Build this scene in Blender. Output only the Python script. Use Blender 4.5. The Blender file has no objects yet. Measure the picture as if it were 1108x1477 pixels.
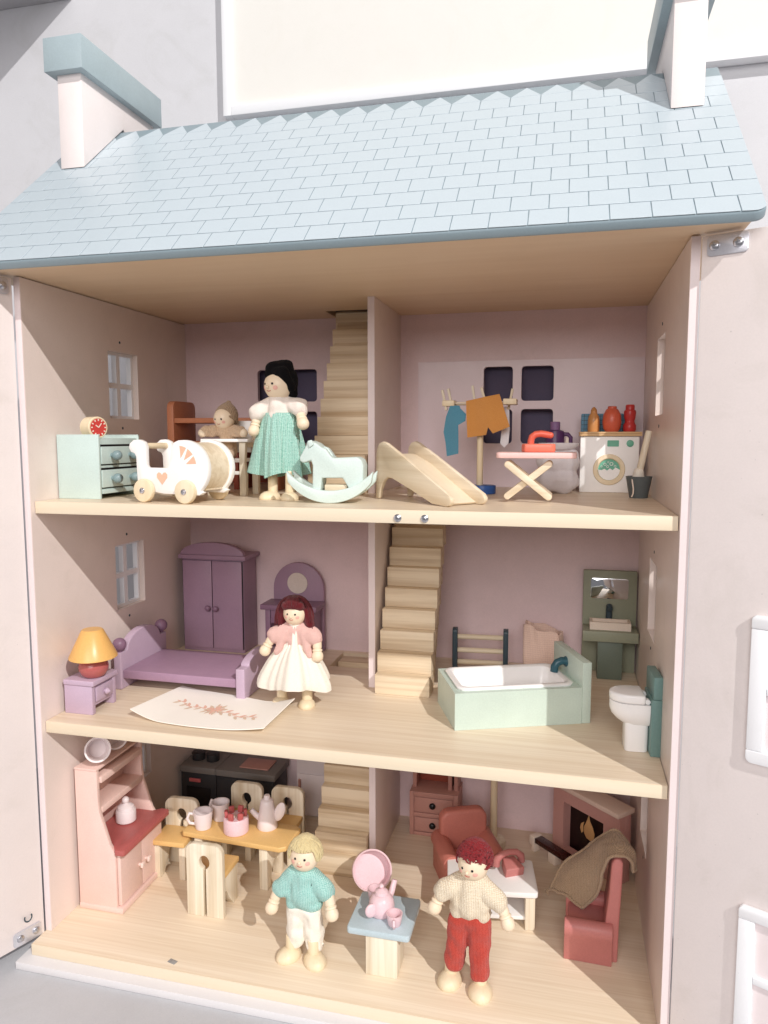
import bpy, bmesh, math, random
from mathutils import Vector, Matrix
random.seed(7)
S = 0.01                                   # every number below is in centimetres
sc = bpy.context.scene
col = sc.collection
R = math.radians

# ------------------------------------------------------------------ camera
cam_d = bpy.data.cameras.new("camera"); cam = bpy.data.objects.new("camera", cam_d); col.objects.link(cam)
cam_d.sensor_fit = 'HORIZONTAL'; cam_d.sensor_width = 36.0; cam_d.lens = 1067.07 / 1108 * 36
cam_d.clip_start = 0.01; cam_d.clip_end = 200
YAW, PIT, ROL = 0.2399, 0.1022, -0.001
_f = Vector((-math.sin(YAW)*math.cos(PIT), math.cos(YAW)*math.cos(PIT), -math.sin(PIT)))
_r = Vector((math.cos(YAW), math.sin(YAW), 0)); _u = _r.cross(_f)
_r2 = _r*math.cos(ROL) + _u*math.sin(ROL); _u2 = _u*math.cos(ROL) - _r*math.sin(ROL)
mw = Matrix((( _r2.x, _u2.x, -_f.x), (_r2.y, _u2.y, -_f.y), (_r2.z, _u2.z, -_f.z))).to_4x4()
mw.translation = Vector((51.03, -62.21, 51.43)) * S
cam.matrix_world = mw
sc.camera = cam

# ------------------------------------------------------------------ light of the shop plus an added fill
w = bpy.data.worlds.new("World"); sc.world = w; w.use_nodes = True
bg = w.node_tree.nodes["Background"]; bg.inputs[0].default_value = (1.0, 0.965, 1.0, 1); bg.inputs[1].default_value = 0.21
def lamp(name, kind, loc, target, energy, color, **kw):
    d = bpy.data.lights.new(name, kind); d.energy = energy; d.color = color
    for k, v in kw.items(): setattr(d, k, v)
    o = bpy.data.objects.new(name, d); col.objects.link(o); o.location = Vector(loc)*S
    o.rotation_euler = (Vector(target)-Vector(loc)).to_track_quat('-Z', 'Y').to_euler(); return o
lamp("ceiling_spotlight", 'SPOT', (410, -390, 440), (30, 10, 40), 1420, (1.0, 0.975, 0.95), spot_size=R(38), spot_blend=0.4, shadow_soft_size=0.035)
lamp("front_fill", 'AREA', (45, -240, 135), (30, 10, 45), 39, (1.0, 0.96, 0.95), shape='RECTANGLE', size=1.6, size_y=1.2)  # added fill from the front, not a real fixture; lifts the shaded rooms
sc.view_settings.view_transform = 'Standard'; sc.view_settings.look = 'None'
sc.view_settings.gamma = 1.0; sc.view_settings.use_curve_mapping = False; sc.view_settings.exposure = 0.0
sc.render.engine = 'CYCLES'
sc.cycles.max_bounces = 8; sc.cycles.diffuse_bounces = 5

# ------------------------------------------------------------------ materials
def lin(c):
    return tuple((v/255/12.92 if v/255 <= .04045 else ((v/255+.055)/1.055)**2.4) for v in c)
def newmat(name):
    m = bpy.data.materials.new(name); m.use_nodes = True
    return m, m.node_tree.nodes, m.node_tree.links, m.node_tree.nodes["Principled BSDF"]
def coords(n, l, scale, rot=(0,0,0)):
    t = n.new('ShaderNodeTexCoord'); mp = n.new('ShaderNodeMapping'); mp.inputs['Scale'].default_value = scale; mp.inputs['Rotation'].default_value = rot
    l.new(t.outputs['Object'], mp.inputs[0]); return mp.outputs[0]
def ramp(n, l, src, stops):
    r = n.new('ShaderNodeValToRGB'); el = r.color_ramp.elements
    for i, (p, c) in enumerate(stops):
        e = el[i] if i < 2 else el.new(p)
        e.position = p; e.color = (*c, 1)
    l.new(src, r.inputs[0]); return r.outputs[0]
def noise(n, l, vec, scale, detail=4, rough=.55, dist=0):
    t = n.new('ShaderNodeTexNoise'); t.inputs['Scale'].default_value = scale; t.inputs['Detail'].default_value = detail
    t.inputs['Roughness'].default_value = rough; t.inputs['Distortion'].default_value = dist
    l.new(vec, t.inputs['Vector']); return t.outputs['Fac']
def bumpn(n, l, b, h, strength, dist):
    k = n.new('ShaderNodeBump'); k.inputs['Strength'].default_value = strength; k.inputs['Distance'].default_value = dist
    l.new(h, k.inputs['Height']); l.new(k.outputs[0], b.inputs['Normal'])
def sc3(c, k): return tuple(min(1, v*k) for v in c)
def paint(name, rgb, rough=.45, var=.045, spec=.4, bump=.12, metal=0, sat=.88, wear=.35):
    m, n, l, b = newmat(name); c = lin(rgb)
    y_ = .2126*c[0]+.7152*c[1]+.0722*c[2]; c = tuple(y_+(v-y_)*sat for v in c)
    v = coords(n, l, (1,1,1)); f = noise(n, l, v, 26, 6, .62); f3 = noise(n, l, v, 620, 2)
    ma = n.new('ShaderNodeMath'); ma.operation = 'MULTIPLY_ADD'; ma.inputs[1].default_value = .45; l.new(f3, ma.inputs[0])
    mb = n.new('ShaderNodeMath'); mb.operation = 'MULTIPLY'; mb.inputs[1].default_value = .55; l.new(f, mb.inputs[0]); l.new(mb.outputs[0], ma.inputs[2])
    v_ = var*1.5
    base = ramp(n, l, ma.outputs[0], [(.33, sc3(c, 1-v_)), (.67, sc3(c, 1+v_))])
    if wear:                                   # handling smudges and a few dust specks
        k_ = 1-.075*wear; q_ = 1-.2*wear
        sm = ramp(n, l, noise(n, l, v, 11, 7, .68, 1.5), [(.52, (1,1,1)), (.74, (k_, k_, k_*.985))])
        sp = ramp(n, l, noise(n, l, v, 420, 1, .4), [(.79, (1,1,1)), (.83, (q_, q_, q_))])
        for lay in (sm, sp):
            mx_ = n.new('ShaderNodeMix'); mx_.data_type = 'RGBA'; mx_.blend_type = 'MULTIPLY'; mx_.inputs[0].default_value = 1
            l.new(base, mx_.inputs[6]); l.new(lay, mx_.inputs[7]); base = mx_.outputs[2]
    l.new(base, b.inputs['Base Color'])
    g = noise(n, l, v, 900, 3)
    rr_ = n.new('ShaderNodeMapRange'); rr_.inputs[3].default_value = max(.03, rough-.08); rr_.inputs[4].default_value = rough+.1
    l.new(noise(n, l, v, 120, 4), rr_.inputs[0]); l.new(rr_.outputs[0], b.inputs['Roughness'])
    if bump: bumpn(n, l, b, g, bump, .0004)
    b.inputs['Specular IOR Level'].default_value = spec; b.inputs['Metallic'].default_value = metal
    return m
def wood(name, light, dark, axis='x', rough=.5, fine=1.0, contrast=1.0, bump=.15):
    m, n, l, b = newmat(name); a, d = lin(light), lin(dark)
    lo, hi = 5.0, 170.0*fine
    sv = {'x': (lo, hi, hi), 'y': (hi, lo, hi), 'z': (hi, hi, lo)}[axis]
    v = coords(n, l, sv); f1 = noise(n, l, v, 1.0, 6, .6, .6)
    sv2 = tuple(s*.22 for s in sv); v2 = coords(n, l, sv2); f2 = noise(n, l, v2, 1.0, 3, .5, 1.2)
    mx = n.new('ShaderNodeMath'); mx.operation = 'MULTIPLY_ADD'; mx.inputs[1].default_value = .55
    l.new(f1, mx.inputs[0]); 
    mh = n.new('ShaderNodeMath'); mh.operation = 'MULTIPLY'; mh.inputs[1].default_value = .45; l.new(f2, mh.inputs[0]); l.new(mh.outputs[0], mx.inputs[2])
    s = .2/contrast
    l.new(ramp(n, l, mx.outputs[0], [(.5-s, d), (.5+s*.6, a)]), b.inputs['Base Color'])
    b.inputs['Roughness'].default_value = rough; b.inputs['Specular IOR Level'].default_value = .35
    if bump: bumpn(n, l, b, f1, bump, .0003)
    return m
def fabric(name, c1, c2, kind='knit', scale=1.0, rough=.95, bump=.6, sheen=.2):
    m, n, l, b = newmat(name); a, d = lin(c1), lin(c2)
    v = coords(n, l, (1,1,1))
    wv = n.new('ShaderNodeTexWave'); wv.wave_type = 'BANDS'; wv.bands_direction = 'X' if kind == 'knit' else 'Z'
    wv.inputs['Scale'].default_value = 200*scale; wv.inputs['Distortion'].default_value = 2.5; wv.inputs['Detail'].default_value = 2; wv.inputs['Detail Scale'].default_value = 3
    l.new(v, wv.inputs[0])
    w2 = n.new('ShaderNodeTexWave'); w2.wave_type = 'BANDS'; w2.bands_direction = 'Z' if kind == 'knit' else 'X'
    w2.inputs['Scale'].default_value = 260*scale; w2.inputs['Distortion'].default_value = 4; w2.inputs['Detail'].default_value = 2
    l.new(v, w2.inputs[0])
    mul = n.new('ShaderNodeMath'); mul.operation = 'MULTIPLY'; l.new(wv.outputs['Fac'], mul.inputs[0]); l.new(w2.outputs['Fac'], mul.inputs[1])
    nz = noise(n, l, v, 1100, 3); ad = n.new('ShaderNodeMath'); ad.operation = 'MULTIPLY_ADD'; ad.inputs[1].default_value = .55
    l.new(nz, ad.inputs[0]); l.new(mul.outputs[0], ad.inputs[2])
    l.new(ramp(n, l, ad.outputs[0], [(.18, d), (.55, a)]), b.inputs['Base Color'])
    bumpn(n, l, b, ad.outputs[0], bump, .0014)
    b.inputs['Roughness'].default_value = rough; b.inputs['Specular IOR Level'].default_value = .15
    b.inputs['Sheen Weight'].default_value = sheen
    return m
def metal(name, rgb, rough=.3):
    m, n, l, b = newmat(name); b.inputs['Base Color'].default_value = (*lin(rgb), 1); b.inputs['Metallic'].default_value = 1; b.inputs['Roughness'].default_value = rough; return m
MT = {}
def addm(k, m): MT[k] = m; return m
P = lambda k, rgb, **kw: addm(k, paint(k, rgb, **kw))
P('wall_paint', (234,217,208), rough=.34, var=.022, bump=.08, wear=1)
P('back_paint', (232,206,209), rough=.3, var=.03, bump=.08, wear=1)
P('door_paint', (236,225,222), rough=.42, var=.018, bump=.08, wear=1)
P('edge_paint', (232,215,214), rough=.45, var=.02)
addm('floor_wood', wood('floor_wood', (236,220,197), (218,196,167), 'x', .4, 1.7, 1.15, .06))
addm('shelf_edge', wood('shelf_edge', (232,218,194), (225,207,179), 'x', .45, .6, .8, .04))
addm('ceiling_wood', wood('ceiling_wood', (232,208,178), (220,192,160), 'x', .5, .3, .7, .05))
addm('stair_wood', wood('stair_wood', (232,214,186), (192,166,132), 'x', .55, .9, 1.3, .2))
addm('pale_wood', wood('pale_wood', (240,230,210), (208,190,160), 'z', .5, .9, 1.2, .2))
addm('pale_wood_x', wood('pale_wood_x', (236,222,198), (208,188,156), 'x', .5, .9, 1.2, .2))
addm('beech', wood('beech', (238,222,192), (222,200,162), 'z', .4, .7, .8, .08))
addm('skin_wood', wood('skin_wood', (240,222,196), (232,208,178), 'z', .38, .25, .6, .03))
addm('oak_top', wood('oak_top', (226,190,144), (186,146,100), 'x', .5, .8, 1.1))
P('shingle', (192,206,214), rough=.3, var=.025, bump=.12, wear=.5)
P('ridge_blue', (140,160,169), rough=.45, var=.03)
P('cap_blue', (168,186,192), rough=.4)
P('chimney', (242,230,227), rough=.45, var=.015)
P('mint', (194,214,208), rough=.42); P('mint_pale', (206,224,218), rough=.42); P('slate_knob', (128,152,156), rough=.3)
P('white', (246,243,240), rough=.4, var=.012); P('porcelain', (248,246,245), rough=.16, var=.008, bump=0)
P('coral', (243,186,152), rough=.5); P('red', (196,52,44), rough=.4); P('red_face', (208,56,48), rough=.45)
P('rust', (190,116,76), rough=.5, var=.08); P('brick', (160,74,52), rough=.5, var=.08)
P('tub_mint', (197,215,202), rough=.4); P('teal', (44,92,106), rough=.28); P('toilet_teal', (112,150,146), rough=.4)
P('olive', (150,154,130), rough=.45); P('olive_dark', (104,116,102), rough=.45); P('slate', (58,76,86), rough=.4); P('cream', (240,222,204), rough=.45)
P('bed_slab', (168,132,158), rough=.4); P('wall_reflection', (232,212,218), rough=.22, var=.02, wear=.6); P('lilac', (194,168,190), rough=.4); P('purple', (166,132,156), rough=.4); P('plum', (142,106,132), rough=.38)
P('shade_yellow', (232,176,86), rough=.32); P('lamp_red', (182,90,86), rough=.22)
P('pink', (234,198,186), rough=.42); P('pink_knob', (240,212,200), rough=.4); P('counter_red', (186,92,88), rough=.42, var=.06)
P('mustard', (230,184,106), rough=.4); P('charcoal', (50,48,50), rough=.4); P('grey_counter', (124,116,110), rough=.5)
P('pink_white', (236,222,222), rough=.3, var=.01); P('candy_pink', (236,200,206), rough=.28); P('strawberry', (196,92,92), rough=.35)
P('sky_blue', (186,205,212), rough=.35); P('arm_red', (198,114,98), rough=.45, var=.05); P('sofa_red', (200,120,114), rough=.45, var=.05)
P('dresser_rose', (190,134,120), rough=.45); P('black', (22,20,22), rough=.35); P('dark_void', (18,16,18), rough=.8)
P('mantel', (226,198,180), rough=.5); P('rose_wall', (206,150,140), rough=.45); P('firebox', (34,16,16), rough=.3); P('flame', (222,168,104), rough=.45)
P('dark_log', (60,20,16), rough=.25); P('iron_coral', (236,116,88), rough=.3); P('iron_red', (226,92,66), rough=.28); P('ironing_pink', (240,196,190), rough=.4)
P('violet', (92,52,104), rough=.35); P('violet_pale', (140,104,150), rough=.35); P('jar_ochre', (206,140,70), rough=.35); P('jar_orange', (224,96,62), rough=.3); P('jar_red', (206,48,46), rough=.3)
P('leaf_green', (96,178,148), rough=.4); P('blue_check', (96,150,180), rough=.7); P('bucket_grey', (92,100,102), rough=.4); P('royal_blue', (40,92,168), rough=.35)
addm('shirt_blue', fabric('shirt_blue', (108,172,198), (84,148,176), 'weave', 2)); addm('shorts_orange', fabric('shorts_orange', (240,172,98), (224,148,72), 'weave', 2)); P('eye', (24,20,24), rough=.2); P('cheek', (238,178,160), rough=.6); P('mouth', (198,84,74), rough=.6)
P('grey_table', (188,189,193), rough=.5, var=.03, bump=.3, wear=1); P('plinth_white', (222,219,220), rough=.5, var=.015); P('backdrop', (213,213,217), rough=.7, var=.02, bump=.3, wear=1); P('panel_cream', (236,233,226), rough=.55, var=.008); P('frame_white', (246,247,250), rough=.35, var=.005)
P('gap_shade', (98,90,118), rough=.7); P('shelf_dark', (196,194,197), rough=.6); P('rug_white', (250,244,234), rough=.85, var=.01); P('print_coral', (238,186,164), rough=.8); P('print_tan', (226,198,172), rough=.8); P('sticker', (150,148,146), rough=.5, var=.25)
addm('steel', metal('steel', (200,200,205), .28)); addm('hinge_steel', paint('hinge_steel', (214,214,222), rough=.35, metal=.6)); addm('mirror', metal('mirror', (225,228,232), .04)); P('mirror_disc', (222,208,196), rough=.25)
addm('aqua_knit', fabric('aqua_knit', (192,230,222), (112,180,170), 'knit', 1.0)); addm('cream_knit', fabric('cream_knit', (250,238,216), (206,182,146), 'knit', 1.0)); addm('red_knit', fabric('red_knit', (212,84,68), (158,44,38), 'knit', 1.2))
addm('white_cotton', fabric('white_cotton', (250,244,232), (232,222,206), 'weave', 1.6, bump=.35)); addm('aqua_cotton', fabric('aqua_cotton', (196,232,220), (98,170,154), 'knit', .9)); addm('blouse', fabric('blouse', (244,234,224), (224,210,200), 'weave', 1.6, bump=.35))
addm('pink_knit', fabric('pink_knit', (246,206,196), (226,176,168), 'weave', 1.5)); addm('tan_knit', fabric('tan_knit', (230,202,170), (184,150,120), 'knit', 1.0)); addm('brown_knit', fabric('brown_knit', (188,162,134), (138,112,88), 'knit', 1.1))
addm('black_velvet', fabric('black_velvet', (14,12,15), (6,5,7), 'weave', 2, sheen=.02)); addm('yarn_blond', fabric('yarn_blond', (250,234,184), (226,200,140), 'weave', 3)); addm('yarn_red', fabric('yarn_red', (168,40,46), (104,18,26), 'weave', 3)); addm('yarn_wine', fabric('yarn_wine', (120,24,34), (70,10,20), 'weave', 3))
addm('laundry', fabric('laundry', (240,236,240), (222,216,222), 'weave', 2, bump=.3)); addm('paper_pink', fabric('paper_pink', (238,208,192), (222,190,176), 'weave', .6, bump=.2))

# ------------------------------------------------------------------ mesh helpers (cm)
class MB:
    def __init__(s): s.bm = bmesh.new()
    def _join(s, b, mtx=None):
        if mtx is not None: bmesh.ops.transform(b, matrix=mtx, verts=b.verts)
        t = bpy.data.meshes.new('t'); b.to_mesh(t); b.free(); s.bm.from_mesh(t); bpy.data.meshes.remove(t); return s
    def _bev(s, b, bev, seg=2, ang=30):
        if bev <= 0: return
        bmesh.ops.recalc_face_normals(b, faces=b.faces)
        es = [e for e in b.edges if len(e.link_faces) == 2 and e.calc_face_angle(0) > R(ang)]
        bmesh.ops.bevel(b, geom=es, offset=bev, segments=seg, profile=.5, affect='EDGES', clamp_overlap=True)
    def box(s, x0, x1, y0, y1, z0, z1, bev=.06, mtx=None, seg=2):
        b = bmesh.new(); bmesh.ops.create_cube(b, size=1)
        for v in b.verts: v.co = Vector(((x0+x1)/2+v.co.x*(x1-x0), (y0+y1)/2+v.co.y*(y1-y0), (z0+z1)/2+v.co.z*(z1-z0)))
        s._bev(b, bev, seg); return s._join(b, mtx)
    def prism(s, pts, axis, t0, t1, bev=.06, mtx=None, seg=2, ang=30):
        b = bmesh.new()
        def mk(p, t): return {'x': (t, p[0], p[1]), 'y': (p[0], t, p[1]), 'z': (p[0], p[1], t)}[axis]
        A = [b.verts.new(mk(p, t0)) for p in pts]; B_ = [b.verts.new(mk(p, t1)) for p in pts]
        b.faces.new(A); b.faces.new(list(reversed(B_))); k = len(pts)
        for i in range(k): b.faces.new((A[i], A[(i+1)%k], B_[(i+1)%k], B_[i]))
        bmesh.ops.recalc_face_normals(b, faces=b.faces); s._bev(b, bev, seg, ang)
        return s._join(b, mtx)
    def lathe(s, prof, c=(0,0,0), seg=28, mtx=None, sx=1, sy=1, ring=False):
        b = bmesh.new(); rings = []
        for r_, z in prof:
            if r_ < 1e-5: rings.append([b.verts.new((0,0,z))])
            else: rings.append([b.verts.new((r_*math.cos(2*math.pi*i/seg)*sx, r_*math.sin(2*math.pi*i/seg)*sy, z)) for i in range(seg)])
        for p, q in zip(rings, rings[1:]+rings[:1] if ring else rings[1:]):
            for i in range(seg):
                j = (i+1) % seg
                if len(p) == 1 and len(q) == 1: continue
                if len(p) == 1: b.faces.new((p[0], q[i], q[j]))
                elif len(q) == 1: b.faces.new((p[i], p[j], q[0]))
                else: b.faces.new((p[i], p[j], q[j], q[i]))
        if not ring and len(rings[0]) > 1: b.faces.new(list(reversed(rings[0])))
        if not ring and len(rings[-1]) > 1: b.faces.new(rings[-1])
        bmesh.ops.recalc_face_normals(b, faces=b.faces)
        if mtx is not None: bmesh.ops.transform(b, matrix=mtx, verts=b.verts)
        bmesh.ops.translate(b, vec=c, verts=b.verts); return s._join(b)
    def cyl(s, p0, p1, r0, r1=None, seg=20, bev=.06):
        r1 = r0 if r1 is None else r1; p0, p1 = Vector(p0), Vector(p1); L = (p1-p0).length
        q = (p1-p0).to_track_quat('Z', 'Y').to_matrix().to_4x4(); bv = min(bev, r0*.5, L*.4)
        k = bv*.3
        pr = [(0,0),(r0-bv,0),(r0-k,k),(r0,bv),(r1,L-bv),(r1-k,L-k),(r1-bv,L),(0,L)] if bv > 0 else [(0,0),(r0,0),(r1,L),(0,L)]
        return s.lathe(pr, p0, seg, q)
    def ell(s, c, r, seg=20, mtx=None):
        r = (r, r, r) if isinstance(r, (int, float)) else r
        b = bmesh.new(); bmesh.ops.create_uvsphere(b, u_segments=seg, v_segments=max(8, seg//2+2), radius=1)
        for v in b.verts: v.co = Vector((v.co.x*r[0], v.co.y*r[1], v.co.z*r[2]))
        if mtx is not None: bmesh.ops.transform(b, matrix=mtx, verts=b.verts)
        bmesh.ops.translate(b, vec=c, verts=b.verts); return s._join(b)
    def tube(s, pts, rad, seg=10, caps=True):
        pts = [Vector(p) for p in pts]; n = len(pts); rad = [rad]*n if isinstance(rad, (int, float)) else rad
        b = bmesh.new(); rings = []; up = None
        for i, p in enumerate(pts):
            t = (pts[min(i+1, n-1)]-pts[max(i-1, 0)]).normalized()
            if up is None: up = t.orthogonal().normalized()
            else:
                up = up - t*up.dot(t); up = up.normalized() if up.length > 1e-6 else t.orthogonal().normalized()
            bi = t.cross(up)
            rings.append([b.verts.new(p + (up*math.cos(2*math.pi*k/seg) + bi*math.sin(2*math.pi*k/seg))*rad[i]) for k in range(seg)])
        for a, c in zip(rings, rings[1:]):
            for k in range(seg): b.faces.new((a[k], a[(k+1)%seg], c[(k+1)%seg], c[k]))
        if caps: b.faces.new(list(reversed(rings[0]))); b.faces.new(rings[-1])
        bmesh.ops.recalc_face_normals(b, faces=b.faces); return s._join(b)
    def grid(s, pts, thick=.0):
        """pts[row][col] surface, optionally given thickness"""
        b = bmesh.new(); nr, nc = len(pts), len(pts[0]); V_ = [[b.verts.new(p) for p in row] for row in pts]
        fs = [b.faces.new((V_[i][j], V_[i][j+1], V_[i+1][j+1], V_[i+1][j])) for i in range(nr-1) for j in range(nc-1)]; bmesh.ops.remove_doubles(b, verts=b.verts, dist=1e-4); fs = list(b.faces); bmesh.ops.recalc_face_normals(b, faces=fs); b.normal_update()
        if thick: bmesh.ops.solidify(b, geom=fs, thickness=thick)
        bmesh.ops.recalc_face_normals(b, faces=b.faces); return s._join(b)
    def xf(s, m): bmesh.ops.transform(s.bm, matrix=m, verts=s.bm.verts); return s
    def mesh(s, name, mat, ang=38):
        bm = s.bm
        for f in bm.faces: f.smooth = True
        for e in bm.edges:
            if len(e.link_faces) == 2 and e.calc_face_angle(0) > R(ang): e.smooth = False
        bmesh.ops.scale(bm, vec=(S, S, S), verts=bm.verts)
        me = bpy.data.meshes.new(name); bm.to_mesh(me); bm.free(); me.materials.append(MT[mat] if isinstance(mat, str) else mat); return me
    def build(s, name, mat, parent=None, ang=38):
        me = s.mesh(name, mat, ang)
        o = bpy.data.objects.new(name, me); col.objects.link(o)
        if parent is not None: o.parent = parent
        return o
def tr(x=0, y=0, z=0): return Matrix.Translation((x, y, z))
def rot(a, ax='Z'): return Matrix.Rotation(R(a), 4, ax)
def rr(x0, x1, y0, y1, r, n=5, corners='1111'):
    """rounded rectangle, corners order: lower-left, lower-right, upper-right, upper-left"""
    out = []
    for k, (cx, cy, a0, sx, sy) in enumerate(((x0, y0, 180, 1, 1), (x1, y0, 270, -1, 1), (x1, y1, 0, -1, -1), (x0, y1, 90, 1, -1))):
        if corners[k] == '0': out.append((cx, cy)); continue
        for i in range(n+1):
            a = R(a0+90*i/n); out.append((cx+sx*r+r*math.cos(a), cy+sy*r+r*math.sin(a)))
    return out
def arc(cx, cy, r, a0, a1, n=10, ry=None):
    return [(cx+r*math.cos(R(a0+(a1-a0)*i/n)), cy+(ry or r)*math.sin(R(a0+(a1-a0)*i/n))) for i in range(n+1)]
def tag(o, label, cat, group=None):
    o['label'] = label; o['category'] = cat
    if group: o['group'] = group
    return o
def thing(name, label, cat, loc=(0,0,0), rz=0, group=None):
    o = bpy.data.objects.new(name, None); o.empty_display_size = .01; col.objects.link(o)
    o.location = Vector(loc)*S; o.rotation_euler = (0, 0, R(rz)); return tag(o, label, cat, group)
def place(o, loc, rz=0): o.location = Vector(loc)*S; o.rotation_euler = (0, 0, R(rz)); return o
def structure(o): o['kind'] = 'structure'; return o
def copy_thing(src, loc, rz, label):
    c = src.copy(); col.objects.link(c); place(c, loc, rz); c['label'] = label
    for p in [x for x in src.children]:
        q = p.copy(); col.objects.link(q); q.parent = c
        for g in [x for x in p.children]:
            h = g.copy(); col.objects.link(h); h.parent = q
    return c
def blob(name, prims, mat, parent, voxel=.16, smooth=6, wr=0, wscale=.9, seed=0):
    """soft body from capsules (p0, p1, r0, r1), fused by voxel remesh"""
    m = MB()
    for p0, p1, r0, r1 in prims:
        p0, p1 = Vector(p0), Vector(p1); n = max(2, int((p1-p0).length/(min(r0, r1)*.35))+1)
        for i in range(n+1):
            t = i/n; m.ell(p0.lerp(p1, t), r0+(r1-r0)*t, 12)
    me = m.mesh(name, mat); o = bpy.data.objects.new(name, me); scr = bpy.data.scenes.new('scratch'); scr.collection.objects.link(o)
    md = o.modifiers.new('r', 'REMESH'); md.mode = 'VOXEL'; md.voxel_size = voxel*S; md.use_smooth_shade = True
    ms = o.modifiers.new('s', 'SMOOTH'); ms.iterations = smooth; ms.factor = .5
    dg = scr.view_layers[0].depsgraph; scr.view_layers[0].update(); dg = scr.view_layers[0].depsgraph
    new = bpy.data.meshes.new_from_object(o.evaluated_get(dg)); o.modifiers.clear(); o.data = new; bpy.data.meshes.remove(me); scr.collection.objects.unlink(o); bpy.data.scenes.remove(scr); col.objects.link(o)
    if wr:
        from mathutils import noise as N
        for v in new.vertices:
            p = v.co/S
            k = N.noise(Vector((p.x*wscale+seed, p.y*wscale, p.z*wscale*.8)))
            v.co += v.normal*(k*wr*S)
    if not new.materials: new.materials.append(MT[mat])
    for pgn in new.polygons: pgn.use_smooth = True
    o.parent = parent; return o
def slab_holes(m, axis, t0, t1, u0, u1, v0, v1, holes, fillet=0):
    """flat board with rectangular openings, one clean shell. axis = normal axis"""
    us = sorted({u0, u1, *[h[0] for h in holes], *[h[1] for h in holes]}); vs = sorted({v0, v1, *[h[2] for h in holes], *[h[3] for h in holes]})
    inside = lambda u, v: any(h[0] < u < h[1] and h[2] < v < h[3] for h in holes)
    cell = [[not inside((us[i]+us[i+1])/2, (vs[j]+vs[j+1])/2) for j in range(len(vs)-1)] for i in range(len(us)-1)]
    def mk(u, v, t): return {'x': (t, u, v), 'y': (u, t, v), 'z': (u, v, t)}[axis]
    b = bmesh.new(); vd = {}
    def g(i, j, k):
        if (i, j, k) not in vd: vd[(i, j, k)] = b.verts.new(mk(us[i], vs[j], (t0, t1)[k]))
        return vd[(i, j, k)]
    on = lambda i, j: 0 <= i < len(us)-1 and 0 <= j < len(vs)-1 and cell[i][j]
    for i in range(len(us)-1):
        for j in range(len(vs)-1):
            if not cell[i][j]: continue
            for k in (0, 1): b.faces.new((g(i,j,k), g(i+1,j,k), g(i+1,j+1,k), g(i,j+1,k)))
            for di, dj, a, c in ((-1,0,(i,j),(i,j+1)), (1,0,(i+1,j),(i+1,j+1)), (0,-1,(i,j),(i+1,j)), (0,1,(i,j+1),(i+1,j+1))):
                if not on(i+di, j+dj): b.faces.new((g(*a,0), g(*c,0), g(*c,1), g(*a,1)))
    bmesh.ops.recalc_face_normals(b, faces=b.faces); m._join(b)
    if fillet:
        for h in holes:
            for cu, cv, su, sv in ((h[0],h[2],1,1),(h[1],h[2],-1,1),(h[1],h[3],-1,-1),(h[0],h[3],1,-1)):
                pts = [(cu, cv)] + [(cu+su*fillet*(1-math.sin(R(a))), cv+sv*fillet*(1-math.cos(R(a)))) for a in (0,22.5,45,67.5,90)]
                m.prism(pts, axis, t0, t1, 0)
    return m

# ================================================================== setting
ZM, ZT, ZC, D, W = 22.49, 45.03, 66.7, 31.7, 60.0
structure(MB().box(-120, 200, 36, 37, -60, 190, 0).build('backdrop_wall', 'backdrop'))
structure(MB().box(-120, 200, -60, 36, -4.2, -2.0, 0).build('display_table', 'grey_table'))
structure(MB().box(-1.62, 62.0, -3.55, 34, -1.99, -1.21, .08).build('display_plinth', 'plinth_white'))
t = thing('wall_panel', 'large cream wall panel in a white frame behind the roof', 'wall panel', (0, 34.2, 0))
MB().box(6.3, 150, .6, 1.75, 95.6, 150, 0).build('board', 'panel_cream', t)
MB().box(5.2, 6.3, 0, 1.75, 94.3, 150, .1).build('side_rail', 'frame_white', t)
MB().box(6.32, 150, 0, 1.75, 94.3, 95.6, .1).build('bottom_rail', 'frame_white', t)
o = MB().box(-90, -18.4, -4, 35.98, 113.2, 115.2, .1).build('wall_shelf', 'shelf_dark'); tag(o, 'grey wall shelf jutting out above the left chimney', 'shelf')

# ================================================================== the doll's house
H = thing('dollhouse', 'three storey pink and blue wooden dollhouse with open front', 'dollhouse')
BW_R = [(40.9,44.5,55.75,60.0),(45.55,49.45,55.75,60.0),(40.9,44.5,50.5,54.75),(45.55,49.45,50.5,54.75)]
BW_L = [(10.55,14.2,56.0,60.25),(15.25,18.95,56.0,60.25),(10.55,14.2,50.5,54.7),(15.25,18.95,50.5,54.7)]
m = MB(); slab_holes(m, 'y', D, D+.7, -.7, W+.7, 0, ZC, BW_R+BW_L, .45); m.build('back_wall', 'back_paint', H)
m = MB(); slab_holes(m, 'y', D-.09, D-.005, 32.6, W-.05, ZT+.02, 60.75, BW_R, .45); m.build('wall_reflection', 'wall_reflection', H)  # thin lighter panel stands in for a reflection on the back wall
MB().box(-.4, W+.4, 34.0, 34.2, 0, 69, 0).build('gap_shade_board', 'gap_shade', H)  # added dark board, makes the gap behind the back windows read as shade
m = MB(); m.prism([(YR_:=17.32, 86.2), (35.6, 70.0), (35.6, 69.1), (YR_, 85.3)], 'x', -4.0, 63.9, 0); m.build('rear_roof', 'ridge_blue', H)
WH = [(13.7, 19.7, z, z+7.75) for z in (8.3, 30.9, 53.5)]
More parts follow.
